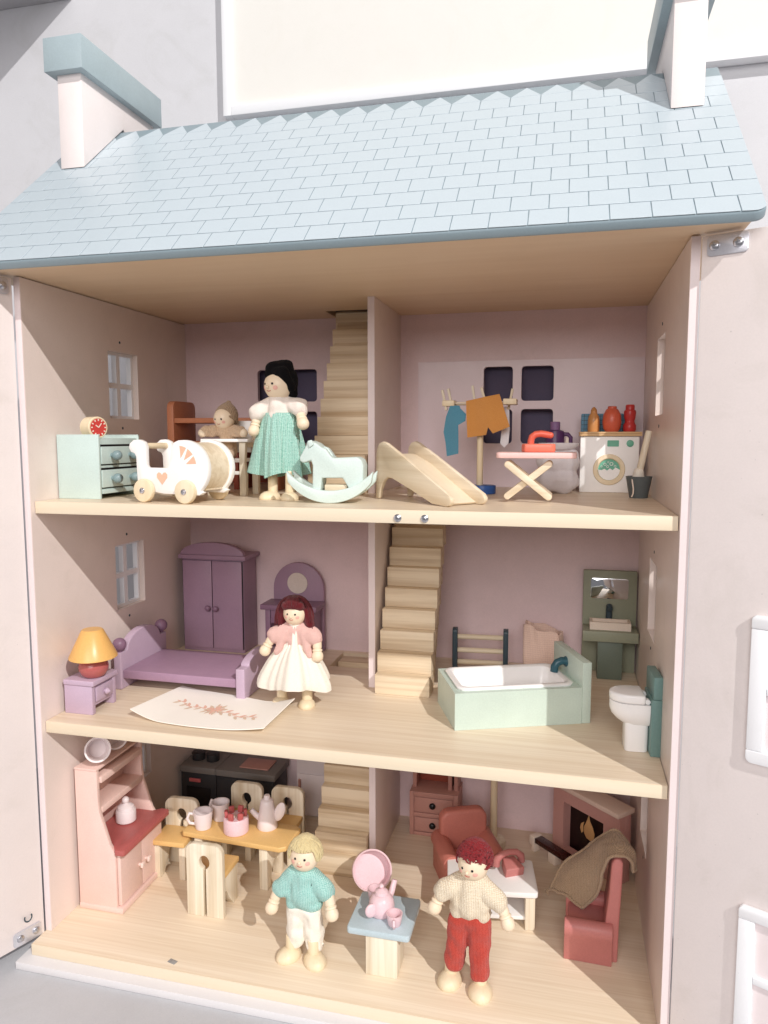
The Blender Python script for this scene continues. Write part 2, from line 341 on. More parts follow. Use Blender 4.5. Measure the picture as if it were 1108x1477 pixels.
for side in (-1, 1):
    x0, x1 = (-.7, 0) if side < 0 else (W, W+.7)
    m = MB(); slab_holes(m, 'x', x0, x1, 0, D, 0, ZC-.13, WH)
    wl = m.build('side_wall', 'wall_paint', H)
    # pale front edge of the board
    MB().box(x0+.02, x1-.02, -.06, .0, 0, ZC-.15, .0).build('edge_band', 'edge_paint', wl)
    for (a, b, c, d) in WH:
        f = MB(); xo0, xo1 = (-1.35, -.72) if side < 0 else (W+.72, W+1.35)
        # plastic window set into the opening from outside
        slab_holes(f, 'x', xo0, xo1, a-.6, b+.6, c-.6, d+.6, [(a+.35, (a+b)/2-.35, c+.35, (c+d)/2-.3), ((a+b)/2+.35, b-.35, c+.35, (c+d)/2-.3), (a+.35, (a+b)/2-.35, (c+d)/2+.3, d-.35), ((a+b)/2+.35, b-.35, (c+d)/2+.3, d-.35)])
        f.build('window_frame', 'frame_white', wl)
        for zz in (c-1.1, d+1.1):
            MB().cyl((0.0 if side < 0 else W, (a+b)/2-.6, zz), ((.05 if side < 0 else W-.05), (a+b)/2-.6, zz), .16, .16, 12, .02).build('peg_hole', 'slate', wl)
# floor boards (openings where the stairs come up)
def floor_board(z, y0, holes, th=1.2):
    m = MB(); slab_holes(m, 'z', z-th, z, .06, W-.06, y0, D-.03, holes)
    fb = m.build('floor_board', 'floor_wood', H)
    MB().box(.06, W-.06, y0-.07, y0-.002, z-th+.01, z-.02, .03).build('edge_band', 'shelf_edge', fb)
    return fb
m = MB(); m.box(-.7, W+.7, -2.2, D+.7, -1.2, -.005, .08); fb = m.build('floor_board', 'floor_wood', H)
MB().box(-.69, W+.69, -2.27, -2.202, -1.19, -.03, .02).build('edge_band', 'shelf_edge', fb)
MB().box(0, .9, -.26, .26, 0, .04, .02).xf(tr(14.2, -1.1, -.004) @ rot(-14)).build('sticker', 'sticker', fb)
floor_board(ZM, .58, [(22.6, 29.4, 24.7, 30.8)])
fb = floor_board(ZT, .58, [(30.6, 37.4, 24.7, 30.8)])
def screw(p, parent, axis='y', r=.36):
    m = MB(); m.lathe([(r,0),(r*.95,.1),(r*.6,.2),(0,.22)], (0,0,0), 16, None)
    m.box(-r*.55, r*.55, -.05, .05, .14, .245, 0); m.box(-.05, .05, -r*.55, r*.55, .14, .245, 0)
    q = {'y': rot(90, 'X'), '-x': rot(-90, 'Y'), 'x': rot(90, 'Y')}[axis] if isinstance(axis, str) else axis
    m.xf(tr(*p) @ q); return m.build('screw', 'steel', parent)
screw((36.92, .5, 44.31), fb); screw((39.32, .5, 44.31), fb)
m = MB(); slab_holes(m, 'z', ZC, ZC+.7, -4.0, W+3.6, -3.3, D+.5, [(21.9, 29.4, 26.4, 31.0)]); m.build('ceiling_board', 'ceiling_wood', H)
MB().box(21.5, 29.6, 26.0, 31.3, ZC+.71, ZC+3, 0).build('loft_shade', 'dark_void', H)  # near-black block stands in for the shade above the stair opening
# partitions between the two halves
for z0, z1 in ((0, ZM-1.2), (ZM, ZT-1.2), (ZT, ZC)):
    p = MB().box(29.5, 30.3, 18.3, D-.01, z0+.005, z1-.01, .04).build('partition', 'wall_paint', H)
    MB().box(29.52, 30.28, 18.22, 18.298, z0+.01, z1-.02, .0).build('edge_band', 'edge_paint', p)
# stairs
def stairs(x0, x1, z0, ztop):
    n = 10; rise = (ztop-z0-.1)/n; run = 1.22; y0 = 16.25
    m = MB(); L = [(y0+1.5, z0+.02), (y0+4.4, z0+.02), (y0+n*run+1.2, ztop-1.3), (y0+n*run+1.2, ztop-.4), (y0+n*run-.8, ztop-.4)]
    m.prism(L, 'x', x0+.25, x1-.25, .02); st = m.build('staircase', 'stair_wood', H)
    for i in range(n):
        j = random.uniform(-.04, .04)
        b = MB().box(x0+j, x1+j, y0+i*run, y0+i*run+2.6, z0+.01+i*rise, z0+(i+1)*rise, .07).build('step', 'stair_wood', st)
    return st
stairs(30.75, 37.0, ZM, ZT-.05); stairs(23.0, 29.42, 0, ZM-.05); stairs(23.0, 29.42, ZT, ZC-.02)
# roof: a sloping board with proud shingles
YE, ZE, YR, ZR = -4.55, 67.0, 17.3, 86.35
SL = math.hypot(YR-YE, ZR-ZE); ANG = math.atan2(ZR-ZE, YR-YE); X0, X1 = -4.4, 64.3
RM = tr(0, YE, ZE) @ Matrix.Rotation(ANG, 4, 'X')
m = MB(); m.prism(rr(X0, X1, 0, SL+.02, .9, 5, '1100'), 'z', -.95, -.06, .22, seg=3); m.xf(RM)
m.box(X0+.4, X1-.4, 17.4, 18.2, 66.8, ZR-.9, 0); roof = m.build('roof', 'ridge_blue', H)
rows = 11; rh = SL/12.05; sw = 2.93; g = .032
CH = [(-2.3, .55), (59.3, 62.05)]; CHY = 17.6         # chimneys stand on the upper part of the slope
cache = {}
for i in range(rows):
    s0 = i*rh; off = 62.55 + (sw/2 if i % 2 else 0)
    k = math.ceil((X0-off)/sw)
    xs = [X0+.02] + [off+j*sw for j in range(k, 60) if X0+.35 < off+j*sw < X1-.35] + [X1-.02]
    for a, b in zip(xs, xs[1:]):
        rl = '0000'
        if i == 0 and a == xs[0]: rl = '1000'
        if i == 0 and b == xs[-1]: rl = '0100'
        key = (round(b-a, 3), rl)
        if key not in cache:
            mm = MB(); h = (b-a)/2-g
            if rl == '0000': mm.box(-h, h, .05, rh-.05, -.06, .0, .02, seg=1)
            else: mm.prism(rr(-h, h, .02, rh-g, .85, 5, rl), 'z', -.06, 0, .03, seg=1)
            cache[key] = mm.mesh('shingle', 'shingle')
        o = bpy.data.objects.new('shingle', cache[key]); col.objects.link(o); o.parent = roof
        mt = RM @ tr((a+b)/2, s0, 0); o.location = mt.translation*S; o.rotation_euler = mt.to_euler()
tri = None
xs = 62.55 + (sw/2 if rows % 2 == 0 else 0); k = math.ceil((X0-xs)/sw)
for j in range(k-1, 60):
    xc = xs + j*sw + sw/2
    if xc - sw/2 < X0-.05 or xc + sw/2 > X1+.3: continue
    if tri is None: mm = MB(); mm.prism([(-sw/2+.02, g-.02), (sw/2-.02, g-.02), (0, rh*.95)], 'z', -.06, 0, .02, seg=1); tri = mm.mesh('shingle', 'shingle')
    o = bpy.data.objects.new('shingle', tri); col.objects.link(o); o.parent = roof
    mt = RM @ tr(xc, rows*rh, 0); o.location = mt.translation*S; o.rotation_euler = mt.to_euler()
zslope = lambda y: ZE + (y-YE)*math.tan(ANG)
for (a, b) in CH:
    y0, y1 = 10.0, 24.2
    m = MB(); m.prism([(y0, zslope(y0)+.12), (YR+.35, zslope(YR)+.35), (y1, zslope(YR)+.35-(y1-YR)*.88), (y1, 89.9), (y0, 89.9)], 'x', a, b, .06)
    c = m.build('chimney', 'chimney', H)
    ov = .85
    cp = MB().box(a-ov, b+ov, y0-1.0, y1+.6, 89.5, 92.9, .08).build('cap', 'cap_blue', c)
# open doors, seen from inside, with plastic windows and corner hinge plates
def door(hx, rz, sgn, wins):
    T = tr(hx, -.32, 0) @ rot(rz)
    m = MB(); x0, x1 = (.0, 30.3) if sgn > 0 else (-30.3, .0)
    m.box(x0, x1, 0, .9, -.15, ZC-.25, .1); m.xf(T); d = m.build('door', 'door_paint', H)
    for (u0, u1, z0, z1) in wins:
        um = (u0+u1)/2
        for f in (MB().prism(rr(u0, u1, z1-1.0, z1, .35, 4, '0011'), 'y', -.55, -.01, .1), MB().prism(rr(u0, u1, z0, z0+1.0, .45, 4, '1100'), 'y', -.55, -.01, .1),
                  MB().box(u0, u0+1.2, -.5, -.01, z0+1.02, z1-1.02, .1), MB().box(u1-1.2, u1, -.5, -.01, z0+1.02, z1-1.02, .1)):
            f.xf(T).build('window_frame', 'frame_white', d)
        for f in (MB().box(um-.35, um+.35, -.42, -.01, z0+1.02, z1-1.02, .08), MB().box(u0+1.22, um-.37, -.42, -.01, (z0+z1)/2-.3, (z0+z1)/2+.3, .08), MB().box(um+.37, u1-1.22, -.42, -.01, (z0+z1)/2-.3, (z0+z1)/2+.3, .08)):
            f.xf(T).build('glazing_bar', 'frame_white', d)
        MB().box(u0+.4, u1-.4, -.06, -.01, z0+.4, z1-.4, 0).xf(T).build('pane', 'pink_white', d)
    for z in (ZC-1.1, .75):
        q = 1 if sgn > 0 else -1
        m = MB(); xa, xb = sorted((q*.4, q*3.3)); m.prism(rr(xa, xb, z-.75, z+.75, .3, 4), 'y', -.14, -.01, .03)
        m.xf(T); hp = m.build('hinge_plate', 'hinge_steel', d)
        for u in (.95, 2.6): screw(tuple(T @ Vector((q*u, -.14, z))), hp, rot(rz) @ rot(90, 'X'), .38)
    return d, T
door(W+.72, -25, 1, [(4.85, 14.5, 26.6, 38.05), (4.95, 14.6, 3.3, 15.0)])
d, T = door(-.62, 67.5, -1, [])
m = MB(); m.tube([(T @ Vector((-1.75+.38*math.cos(R(a)), -.2, 2.6+.42*math.sin(R(a))))) for a in range(150, 391, 20)], .07, 8); m.build('hook', 'slate', d)

# ================================================================== top floor
Z = ZT + .01
# chest of drawers, drawers facing right
t = thing('chest_of_drawers', 'mint chest of drawers with round grey knobs against left wall', 'chest', (.12, 4.05, Z))
m = MB(); m.box(0, 4.75, .32, 7.18, .5, 6.2, .05); m.build('body', 'mint', t)
for y0, y1 in ((0, .3), (7.2, 7.5)): MB().prism([(0,0),(4.9,0),(4.9,6.6),(.0,6.6)], 'y', y0, y1, .07).build('side_panel', 'mint', t)
for z0, z1 in ((3.55, 5.35), (1.15, 2.95)):
    MB().box(4.7, 4.79, .5, 7.0, z0-.12, z1+.22, 0).build('drawer_gap', 'black', t)
    dr = MB().box(4.7, 4.95, .42, 7.1, z0, z1, .06).build('drawer', 'mint', t)
    for y in (2.1, 5.4):
        m = MB(); m.cyl((4.9, y, (z0+z1)/2), (5.3, y, (z0+z1)/2), .22); m.ell((5.62, y, (z0+z1)/2), .52); m.build('knob', 'slate_knob', dr)
MB().box(4.7, 4.9, .42, 7.1, .5, .95, .05).build('plinth', 'mint', t)
# clock
t = thing('toy_clock', 'round red toy clock with pale case standing on the mint chest', 'clock', (3.0, 6.3, Z+6.2), -22)
cx = rot(90, 'Y')
m = MB(); m.lathe([(0,-.85),(1.05,-.85),(1.12,-.78),(1.12,.72),(1.05,.8),(.96,.8),(.95,.76),(0,.76)], (0,0,0), 40); m.xf(tr(0,0,1.12) @ cx); m.build('case', 'beech', t)
f = MB().lathe([(0,.765),(.9,.765),(.9,.84),(0,.84)], (0,0,0), 36).xf(tr(0,0,1.12) @ cx).build('face', 'red_face', t)
m = MB()
for a in range(0, 360, 30): m.box(.845, .875, -.06, .06, .68, .86, 0, mtx=tr(0,0,1.12) @ rot(a, 'X'))
m.build('hour_marks', 'cream', f)
MB().box(.845, .885, -.045, .045, 0, .55, 0, mtx=tr(0,0,1.12) @ rot(-38, 'X')).build('clock_hand', 'cream', f); MB().box(.845, .889, -.05, .05, 0, .4, 0, mtx=tr(0,0,1.12) @ rot(55, 'X')).build('clock_hand', 'cream', f)

# baby carriage
t = thing('baby_carriage', 'white toy baby carriage with peach heart and wooden wheels', 'carriage', (10.95, 2.5, Z), -9.5)
side = [(-.75,1.75),(-.3,1.2),(2.4,.85),(6.6,.8),(7.1,1.1)] + arc(4.9, 3.3, 2.75, -50, 88, 14) + [(4.3,6.02),(3.75,5.8),(3.45,5.3),(3.3,4.2),(3.1,3.5),(2.85,3.35),(.5,3.35),(.3,3.55)] + [(.3,5.35),(.1,5.85),(-.45,6.08),(-1.1,6.05),(-1.6,5.7),(-1.72,5.25),(-1.45,4.85),(-1.05,4.75),(-.85,4.4),(-.8,3)]
for v in (0, 3.9):
    p = MB().prism(side, 'y', v, v+.65, .12).build('side_panel', 'white', t)
    if v == 0:
        h = [(0,-.62),(.3,-.28),(.62,.08),(.62,.4),(.42,.58),(.2,.55),(0,.32),(-.2,.55),(-.42,.58),(-.62,.4),(-.62,.08),(-.3,-.28)]
        MB().prism([(2.3+a, 2.35+b) for a, b in h], 'y', -.03, .02, .0).build('heart', 'coral', p)
        for a0, a1 in ((64, 86), (37, 59), (10, 32)):
            MB().prism([(4.35+.9*math.cos(R((a0+a1)/2)), 3.45+.9*math.sin(R((a0+a1)/2)))] + arc(4.35, 3.45, 2.05, a0, a1, 5), 'y', -.03, .02, 0).build('fan_petal', 'coral', p)
m = MB(); hood = arc(4.9, 3.3, 2.5, 90, -48, 16); inn = arc(4.9, 3.3, 2.3, -48, 90, 16); m.prism(hood+inn, 'y', .66, 3.89, 0); m.build('hood', 'pale_wood_x', t)
MB().box(-.4, 6.5, .66, 3.89, 1.2, 1.6, .04).build('tray', 'pale_wood_x', t)
MB().box(-.55, -.2, .66, 3.89, 1.62, 3.2, .04).build('front_panel', 'pale_wood_x', t)
MB().cyl((-.35,.6,5.45), (-.35,3.95,5.45), .3).build('push_bar', 'beech', t)
for u in (.35, 5.3):
    for v in (-.62, 4.57):
        wv = MB().cyl((u, v, 1.15), (u, v+.6, 1.15), 1.14, 1.14, 32, .14).build('wheel', 'beech', t)
        m = MB(); m.lathe([(0,0),(.28,0),(.3,.04),(.26,.1),(.1,.06),(0,.12)], (0,0,0), 18); m.xf(tr(u, v if v < 0 else v+.6, 1.15) @ rot(90 if v < 0 else -90, 'X')); m.build('axle_cap', 'steel', wv)

# orange-brown desk unit at the back
t = thing('toy_desk', 'orange-brown toy desk with tall rounded side panels at the back', 'desk', (3.6, 20.0, Z))
for x in (0, 13.6):
    MB().prism([(0,0),(5.6,0)] + rr(0, 5.6, 8, 10.7, .9, 5, '0011')[2:], 'x', x, x+.9, .08).build('side_panel', 'rust', t)
for z0, z1 in ((8.0, 8.6), (5.2, 5.8)): MB().box(.92, 13.58, .1, 5.3, z0, z1, .06).build('shelf', 'rust', t)
MB().box(.92, 13.58, 4.6, 5.2, .6, 5.18, .04).build('back_panel', 'brick', t)
MB().box(8.6, 9.2, .2, 4.58, 0, 5.18, .04).build('divider', 'brick', t)

# high chair
t = thing('high_chair', 'white and natural wood high chair holding the knitted baby doll', 'high chair', (15.6, 12.8, Z))
for sx in (-1, 1):
    MB().prism([(1.55,0),(2.25,0),(2.3,2.2),(2.15,3.6),(2.3,5.75),(1.55,5.75)] if sx > 0 else [(-1.55,0),(-2.25,0),(-2.3,2.2),(-2.15,3.6),(-2.3,5.75),(-1.55,5.75)], 'y', -1.7, -1.05, .06).build('leg', 'pale_wood', t)
    MB().box(sx*1.95-.35, sx*1.95+.35, 1.5, 2.15, 0, 8.2, .06).build('leg', 'pale_wood', t)
    MB().box(sx*1.95-.3, sx*1.95+.3, -1.03, 1.48, 5.2, 5.72, .06).build('arm_rest', 'pale_wood', t)
MB().box(-2.75, 2.75, -2.1, -.6, 5.77, 6.12, .1).build('tray', 'white', t)
MB().box(-1.52, 1.52, -1.5, 1.45, 3.6, 4.0, .06).build('seat', 'white', t)
MB().box(-1.52, 1.52, -2.0, -1.1, 2.3, 2.65, .06).build('foot_rest', 'white', t)
MB().box(-1.55, 1.55, 1.6, 2.05, 4.6, 8.1, .1).build('backrest', 'white', t)

# ------------------------------------------------------------------ dolls
def on_head(c, r_, az, el, k=1.0):
    a, e = R(az), R(el); return Vector(c) + Vector((math.sin(a)*math.cos(e), -math.cos(a)*math.cos(e), math.sin(e)))*r_*k
def head(t, c, r_, az=0, el=0, nose=True, sc_=(1,.96,1.02)):
    """bead head; az/el is where the face looks"""
    h = MB().ell(c, (r_*sc_[0], r_*sc_[1], r_*sc_[2]), 32).build('head', 'skin_wood', t)
    up = lambda d: on_head(c, r_, az+d[0], el+d[1], 1.0)
    for s in (-1, 1):
        p = on_head(c, r_, az+s*21, el+2, .985); q = (p-Vector(c)).to_track_quat('Z', 'Y').to_matrix().to_4x4()
        MB().ell(p, (r_*.085, r_*.085, r_*.04), 12, q @ Matrix.Diagonal((1,1.0,1,1))).build('eye', 'eye', h)
        p = on_head(c, r_, az+s*33, el-14, .972); q = (p-Vector(c)).to_track_quat('Z', 'Y').to_matrix().to_4x4()
        MB().ell(p, (r_*.17, r_*.15, r_*.035), 14, q).build('cheek', 'cheek', h)
    if nose: MB().ell(on_head(c, r_, az, el-10, 1.0), r_*.115, 12).build('nose', 'skin_wood', h)
    m = MB(); m.tube([on_head(c, r_, az+a, el-24-3.2*math.cos(R(a*8)), 1.0) for a in (-11,-7,-3.5,0,3.5,7,11)], r_*.022, 6); m.build('mouth', 'mouth', h)
    return h
def hand(t, p, d, k=1.0):
    q = Vector(d).normalized().to_track_quat('Z', 'Y').to_matrix().to_4x4(); m = MB()
    m.lathe([(0,-.6),(.5,-.6),(.52,.35),(.5,.42),(.44,.46),(.44,.52),(.54,.58),(.58,.66),(.58,.74),(.5,.82),(.5,.88),(.62,1.05),(.66,1.35),(.6,1.65),(.4,1.88),(.15,1.96),(0,1.97)], (0,0,0), 20, Matrix.Diagonal((k,k,k,1)))
    m.xf(tr(*p) @ q); return m.build('hand', 'skin_wood', t)
def foot(t, x, y, az=0, ank=1.6, k=1.0, ra=.55, lean=0):
    pr = [(0,0),(.98,0),(1.02,.12),(.98,.34),(.82,.62),(.55,.82),(.25,.9),(0,.92)]
    m = MB(); m.lathe(pr, (0,-.25*k,0), 28, Matrix.Diagonal((k,1.3*k,k,1))); m.cyl((0,.12*k,.3), (lean,.12*k,ank), ra, ra*.95, 20, .08); m.xf(tr(x, y, 0) @ rot(az)); return m.build('foot', 'beech', t)
def strands(t, name, mat, paths, r_=.1, seg=5):
    m = MB()
    for p in paths: m.tube(p, [r_*.8]+[r_]*(len(p)-2)+[r_*.55], seg)
    return m.build(name, mat, t, ang=80)
def skirt(t, name, mat, c, prof, folds=9, amp=.25, seg=72, sx=1, sy=1, seed=1):
    rnd = random.Random(seed); ph = [rnd.uniform(0, 6.28) for _ in range(4)]; rows = []
    n = len(prof)
    for i, (r_, z) in enumerate(prof):
        k = (i/(n-1))**1.1; row = []
        for j in range(seg+1):
            a = 2*math.pi*(j % seg)/seg
            wob = .1*math.sin(17*a+ph[1])*min(1, i/3) + amp*k*(math.sin(folds*a+ph[0]+.5*math.sin(2*a+ph[3]))*.6 + math.sin((folds*2-3)*a+ph[1])*.25 + math.sin(3*a+ph[2])*.4)
            row.append((c[0]+(r_+wob)*math.cos(a)*sx, c[1]+(r_+wob)*math.sin(a)*sy, c[2]+z+.3*k*math.sin(3*a+ph[2])))
        rows.append(row)
    return MB().grid(rows, .1).build(name, mat, t, ang=80)
def arc3(a, b, c, n=7):
    a, b, c = Vector(a), Vector(b), Vector(c)
    return [a*(1-s)**2 + b*2*s*(1-s) + c*s*s for s in [i/n for i in range(n+1)]]
def lerp_prof(pts, n=14):
    out = []
    for i in range(n+1):
        s = i/n*(len(pts)-1); k = min(int(s), len(pts)-2); f = s-k; out.append((pts[k][0]*(1-f)+pts[k+1][0]*f, pts[k][1]*(1-f)+pts[k+1][1]*f))
    return out

# baby doll in the high chair
t = thing('baby_doll', 'small knitted baby doll in pointed tan cap in the high chair', 'doll', (15.1, 12.6, Z))
blob('knit_suit', [((0,.3,4.75),(0,.1,7.0),.95,.9), ((.6,0,7.0),(2.0,-.85,6.85),.7,.62), ((-.6,0,7.0),(-2.2,-.85,6.95),.7,.62), ((.5,-.2,4.6),(.9,-1.55,4.4),.52,.48), ((-.5,-.2,4.6),(-.9,-1.55,4.4),.52,.48)], 'tan_knit', t, .12, 3, .14, 1.8)
head(t, (-.15,-.3,8.3), 1.16, -12, -6, nose=False)
for s in (-1, 1): MB().ell((s*.95,-1.85,4.0), (.46,.44,.66), 16).build('foot', 'tan_knit', t); MB().ell((s*2.4,-1.05,6.75), (.48,.45,.48), 16).build('hand', 'skin_wood', t)
m = MB(); m.lathe([(1.27,-.45),(1.33,-.38),(1.34,-.2),(1.29,-.12),(1.3,.1),(1.24,.55),(1.05,1.0),(.7,1.4),(.36,1.7),(.2,1.95),(0,2.02)], (0,0,0), 36); m.xf(tr(-.1,.1,8.42) @ rot(-22,'X')); m.build('knit_cap', 'brown_knit', t)

# woman doll
t = thing('woman_doll', 'black-haired wooden doll in cream blouse and aqua skirt', 'doll', (22.75, 8.85, Z), 0)
for x, y, a in ((-.85,-.3,-35), (1.35,-.9,12)): foot(t, x, y, a, 2.9, .92, .5)
skirt(t, 'skirt', 'aqua_cotton', (0,0,0), lerp_prof([(1.45,8.75),(1.75,7.6),(2.1,5.6),(2.3,3.6),(2.3,2.45)]), 5, 1.05, 96, 1.05, .8, 5)
blob('blouse', [((0,0,8.6),(0,0,9.8),1.3,1.15), ((1.0,0,9.7),(2.25,-.25,9.2),.72,.95), ((-1.0,0,9.7),(-2.2,-.25,8.75),.72,.95)], 'blouse', t, .13, 4, .2, 1.3)
hand(t, (2.45,-.5,8.45), (.35,-.55,-.55), .95); hand(t, (-2.35,-.4,8.1), (-.18,-.25,-1), .9)
MB().cyl((0,0,9.8), (0,0,10.6), .6).build('neck', 'skin_wood', t)
head(t, (.0,-.1,11.5), 1.5, -26, 2)
blob('hair', [((.3,.5,11.8),(.4,.5,12.2),1.5,1.4), ((1.1,.1,11.3),(1.25,.3,10.75),.78,.62), ((.85,-.75,12.3),(1.35,-.35,11.3),.6,.55), ((-.7,-.35,12.6),(.7,-.75,12.65),.72,.7), ((-1.1,.15,12.0),(-1.0,.3,11.3),.55,.4), ((-.6,-.2,13.1),(.7,.1,13.25),.8,.85)], 'black_velvet', t, .11, 4, .05, 2.5)
m = MB()

# girl doll
GZ = ZM + .01
t = thing('girl_doll', 'wine-haired doll in pink cardigan and white dress on middle floor', 'doll', (23.2, 11.2, GZ), 3)
for x, y, a in ((-1.6,-.1,-8), (1.35,-.3,8)): foot(t, x, y, a, 2.3, .9, .58)
skirt(t, 'dress', 'white_cotton', (0,0,0), lerp_prof([(.7,8.9),(.95,7.9),(1.15,6.7),(1.9,6.0),(2.7,4.9),(3.4,3.6),(3.75,2.7),(3.75,2.2)], 18), 5, 1.0, 110, 1.02, .72, 11)
blob('cardigan', [((0,.25,7.1),(0,.25,8.35),1.15,.95), ((.85,.1,8.25),(2.2,-.15,7.6),.82,.92), ((-.85,.1,8.25),(-2.2,-.15,7.6),.82,.92), ((-.95,-.35,8.0),(-1.8,-.6,5.9),.5,.42), ((.95,-.35,8.0),(1.8,-.6,5.7),.5,.42), ((-1.0,.6,7.2),(-1.7,.9,5.9),.7,.55), ((1.0,.6,7.2),(1.7,.9,5.9),.7,.55)], 'pink_knit', t, .12, 3, .14, 1.5)
hand(t, (2.55,-.35,6.85), (.1,-.25,-1), .95); hand(t, (-2.65,-.35,7.05), (-.5,-.25,-1), .95)
MB().cyl((0,0,8.2), (0,0,8.9), .5).build('neck', 'skin_wood', t)
head(t, (.05,-.1,10.05), 1.25, -3, 4)
blob('hair', [((.05,.35,10.2),(.05,.3,10.55),1.42,1.36), ((-.75,-.75,11.0),(.85,-.75,11.0),.5,.5), ((-1.3,.1,10.2),(-1.55,.1,9.0),.58,.55), ((1.4,.1,10.2),(1.65,.0,8.9),.58,.55)], 'yarn_wine', t, .12, 4, .04, 3)
pt = []
rnd = random.Random(3)
for i in range(90):
    a = rnd.uniform(-1.55, 1.55); s = math.sin(a); f = math.cos(a)
    top = (.05+rnd.uniform(-.2,.2), .2+rnd.uniform(-.5,.3), 11.9)
    if f > .62: end = (s*1.3+.05, -1.16*f-.12, 10.85+rnd.uniform(-.12,.12)); mid = (s*1.0, -1.4*f, 12.0)
    else: end = (s*(1.6+rnd.uniform(0,.6)), -.3*f+rnd.uniform(-.5,.3), 8.9+rnd.uniform(-.8,.5)); mid = (s*2.2, -.5*f, 11.9)
    pt.append(arc3(top, mid, end))
strands(t, 'yarn_strands', 'yarn_wine', pt, .085)

# boy doll
t = thing('boy_doll', 'blond doll in aqua knitted sweater and white trousers', 'doll', (27.0, 2.7, .01), 0)
for x, y, a in ((-1.35,-.35,-28), (1.15,-.55,38)): foot(t, x, y, a, 2.2, 1.06, .6)
blob('trousers', [((-.95,0,1.75),(-.85,0,4.9),.92,1.0), ((1.05,0,1.5),(.85,0,4.9),.92,1.0), ((-.6,0,4.9),(.6,0,4.9),1.0,1.0)], 'white_cotton', t, .13, 3, .2, 1.2)
blob('sweater', [((0,0,6.5),(0,0,8.4),1.5,1.32), ((-1.0,0,5.75),(1.0,0,5.75),.98,.98), ((-.75,0,6.6),(.75,0,6.6),1.15,1.15), ((.9,0,8.5),(2.3,-.25,7.2),.9,.95), ((-.9,0,8.5),(-2.3,-.25,6.95),.9,.95)], 'aqua_knit', t, .13, 4, .2, 1.0, 4)
hand(t, (2.75,-.4,6.55), (.3,-.3,-1), 1.0); hand(t, (-2.75,-.4,6.3), (-.3,-.3,-1), 1.0)
MB().cyl((0,0,8.6), (0,0,9.6), .62).build('neck', 'skin_wood', t)
head(t, (.15,-.1,10.55), 1.42, -2, 12)
blob('hair', [((.15,.3,10.85),(.15,.3,11.15),1.5,1.42)], 'yarn_blond', t, .13, 4, .05, 3)
pt = []; rnd = random.Random(5)
for i in range(260):
    a = rnd.uniform(-3.14, 3.14); sx_, f = math.sin(a), math.cos(a); u0 = rnd.uniform(.0, .75); c = Vector((.15,.12,10.75)); q0 = rnd.uniform(-.5,.5)
    lo = .48 if f > .45 else (-.25 if f > -.2 else -.45)
    pp = []
    for k in range(6):
        s_ = u0 + (1-u0)*k/5; e = 1.45 + (lo+rnd.uniform(-.04,.1)-1.45)*s_; aa = a + q0*(1-s_) ; kk = 1.62 + .07*math.sin(s_*9+i)
        pp.append(c + Vector((math.sin(aa)*math.cos(e), -math.cos(aa)*math.cos(e)*.97, math.sin(e)))*kk)
    pt.append(pp)
strands(t, 'yarn_strands', 'yarn_blond', pt, .1)

# man doll
t = thing('man_doll', 'red-haired doll in cream knitted sweater and red trousers', 'doll', (43.35, 2.7, .01), 0)
for x, y, a in ((-1.75,.1,-10), (1.15,-.75,6)): foot(t, x, y, a, 2.2, 1.1, .62)
blob('trousers', [((-1.4,.1,2.1),(-.9,0,6.4),.95,1.12), ((1.1,-.4,1.75),(.85,0,6.4),.95,1.12), ((-.6,0,6.7),(.6,0,6.7),1.15,1.15)], 'red_knit', t, .13, 3, .2, 1.2, 2)
blob('sweater', [((.1,0,8.2),(.15,0,10.0),1.5,1.32), ((-.95,0,7.5),(1.1,0,7.4),1.0,1.0), ((-.7,0,8.3),(.9,0,8.3),1.15,1.15), ((1.0,0,10.1),(2.65,-.25,8.85),.95,.98), ((-.75,0,10.1),(-2.2,-.25,9.4),.95,.98), ((-2.2,-.25,9.4),(-2.5,-.3,9.0),.98,.92)], 'cream_knit', t, .13, 4, .24, .9, 9)
hand(t, (3.05,-.4,8.3), (.45,-.25,-1), 1.0); hand(t, (-2.7,-.45,8.9), (-.4,-.25,-1), 1.0)
MB().cyl((.2,0,10.2), (.25,0,11.2), .62).build('neck', 'skin_wood', t)
head(t, (.3,-.2,12.15), 1.42, -18, 2)
blob('hair', [((.38,.2,12.65),(.42,.3,12.85),1.57,1.5)], 'yarn_red', t, .13, 4, .05, 3)
pt = []; rnd = random.Random(8)
for i in range(420):
    a = rnd.uniform(0, 6.28); e = rnd.uniform(-.15, 1.5); c = Vector((.4,.15,12.55)); rr_ = 1.64
    face = math.cos(a - R(-110))           # towards the face
    if face > .4 and e < .42: e = .42 + rnd.uniform(0,.5)
    p = lambda a_, e_, k=1.0: c + Vector((math.cos(a_)*math.cos(e_), math.sin(a_)*math.cos(e_), math.sin(e_)))*rr_*k
    da, de = rnd.uniform(-.5,.5), rnd.uniform(-.35,.1)
    pt.append([p(a, e, .93), p(a+da*.3, e+de*.3, 1.03), p(a+da*.7, e+de*.7, 1.04), p(a+da, e+de, .97)])
strands(t, 'yarn_strands', 'yarn_red', pt, .085)

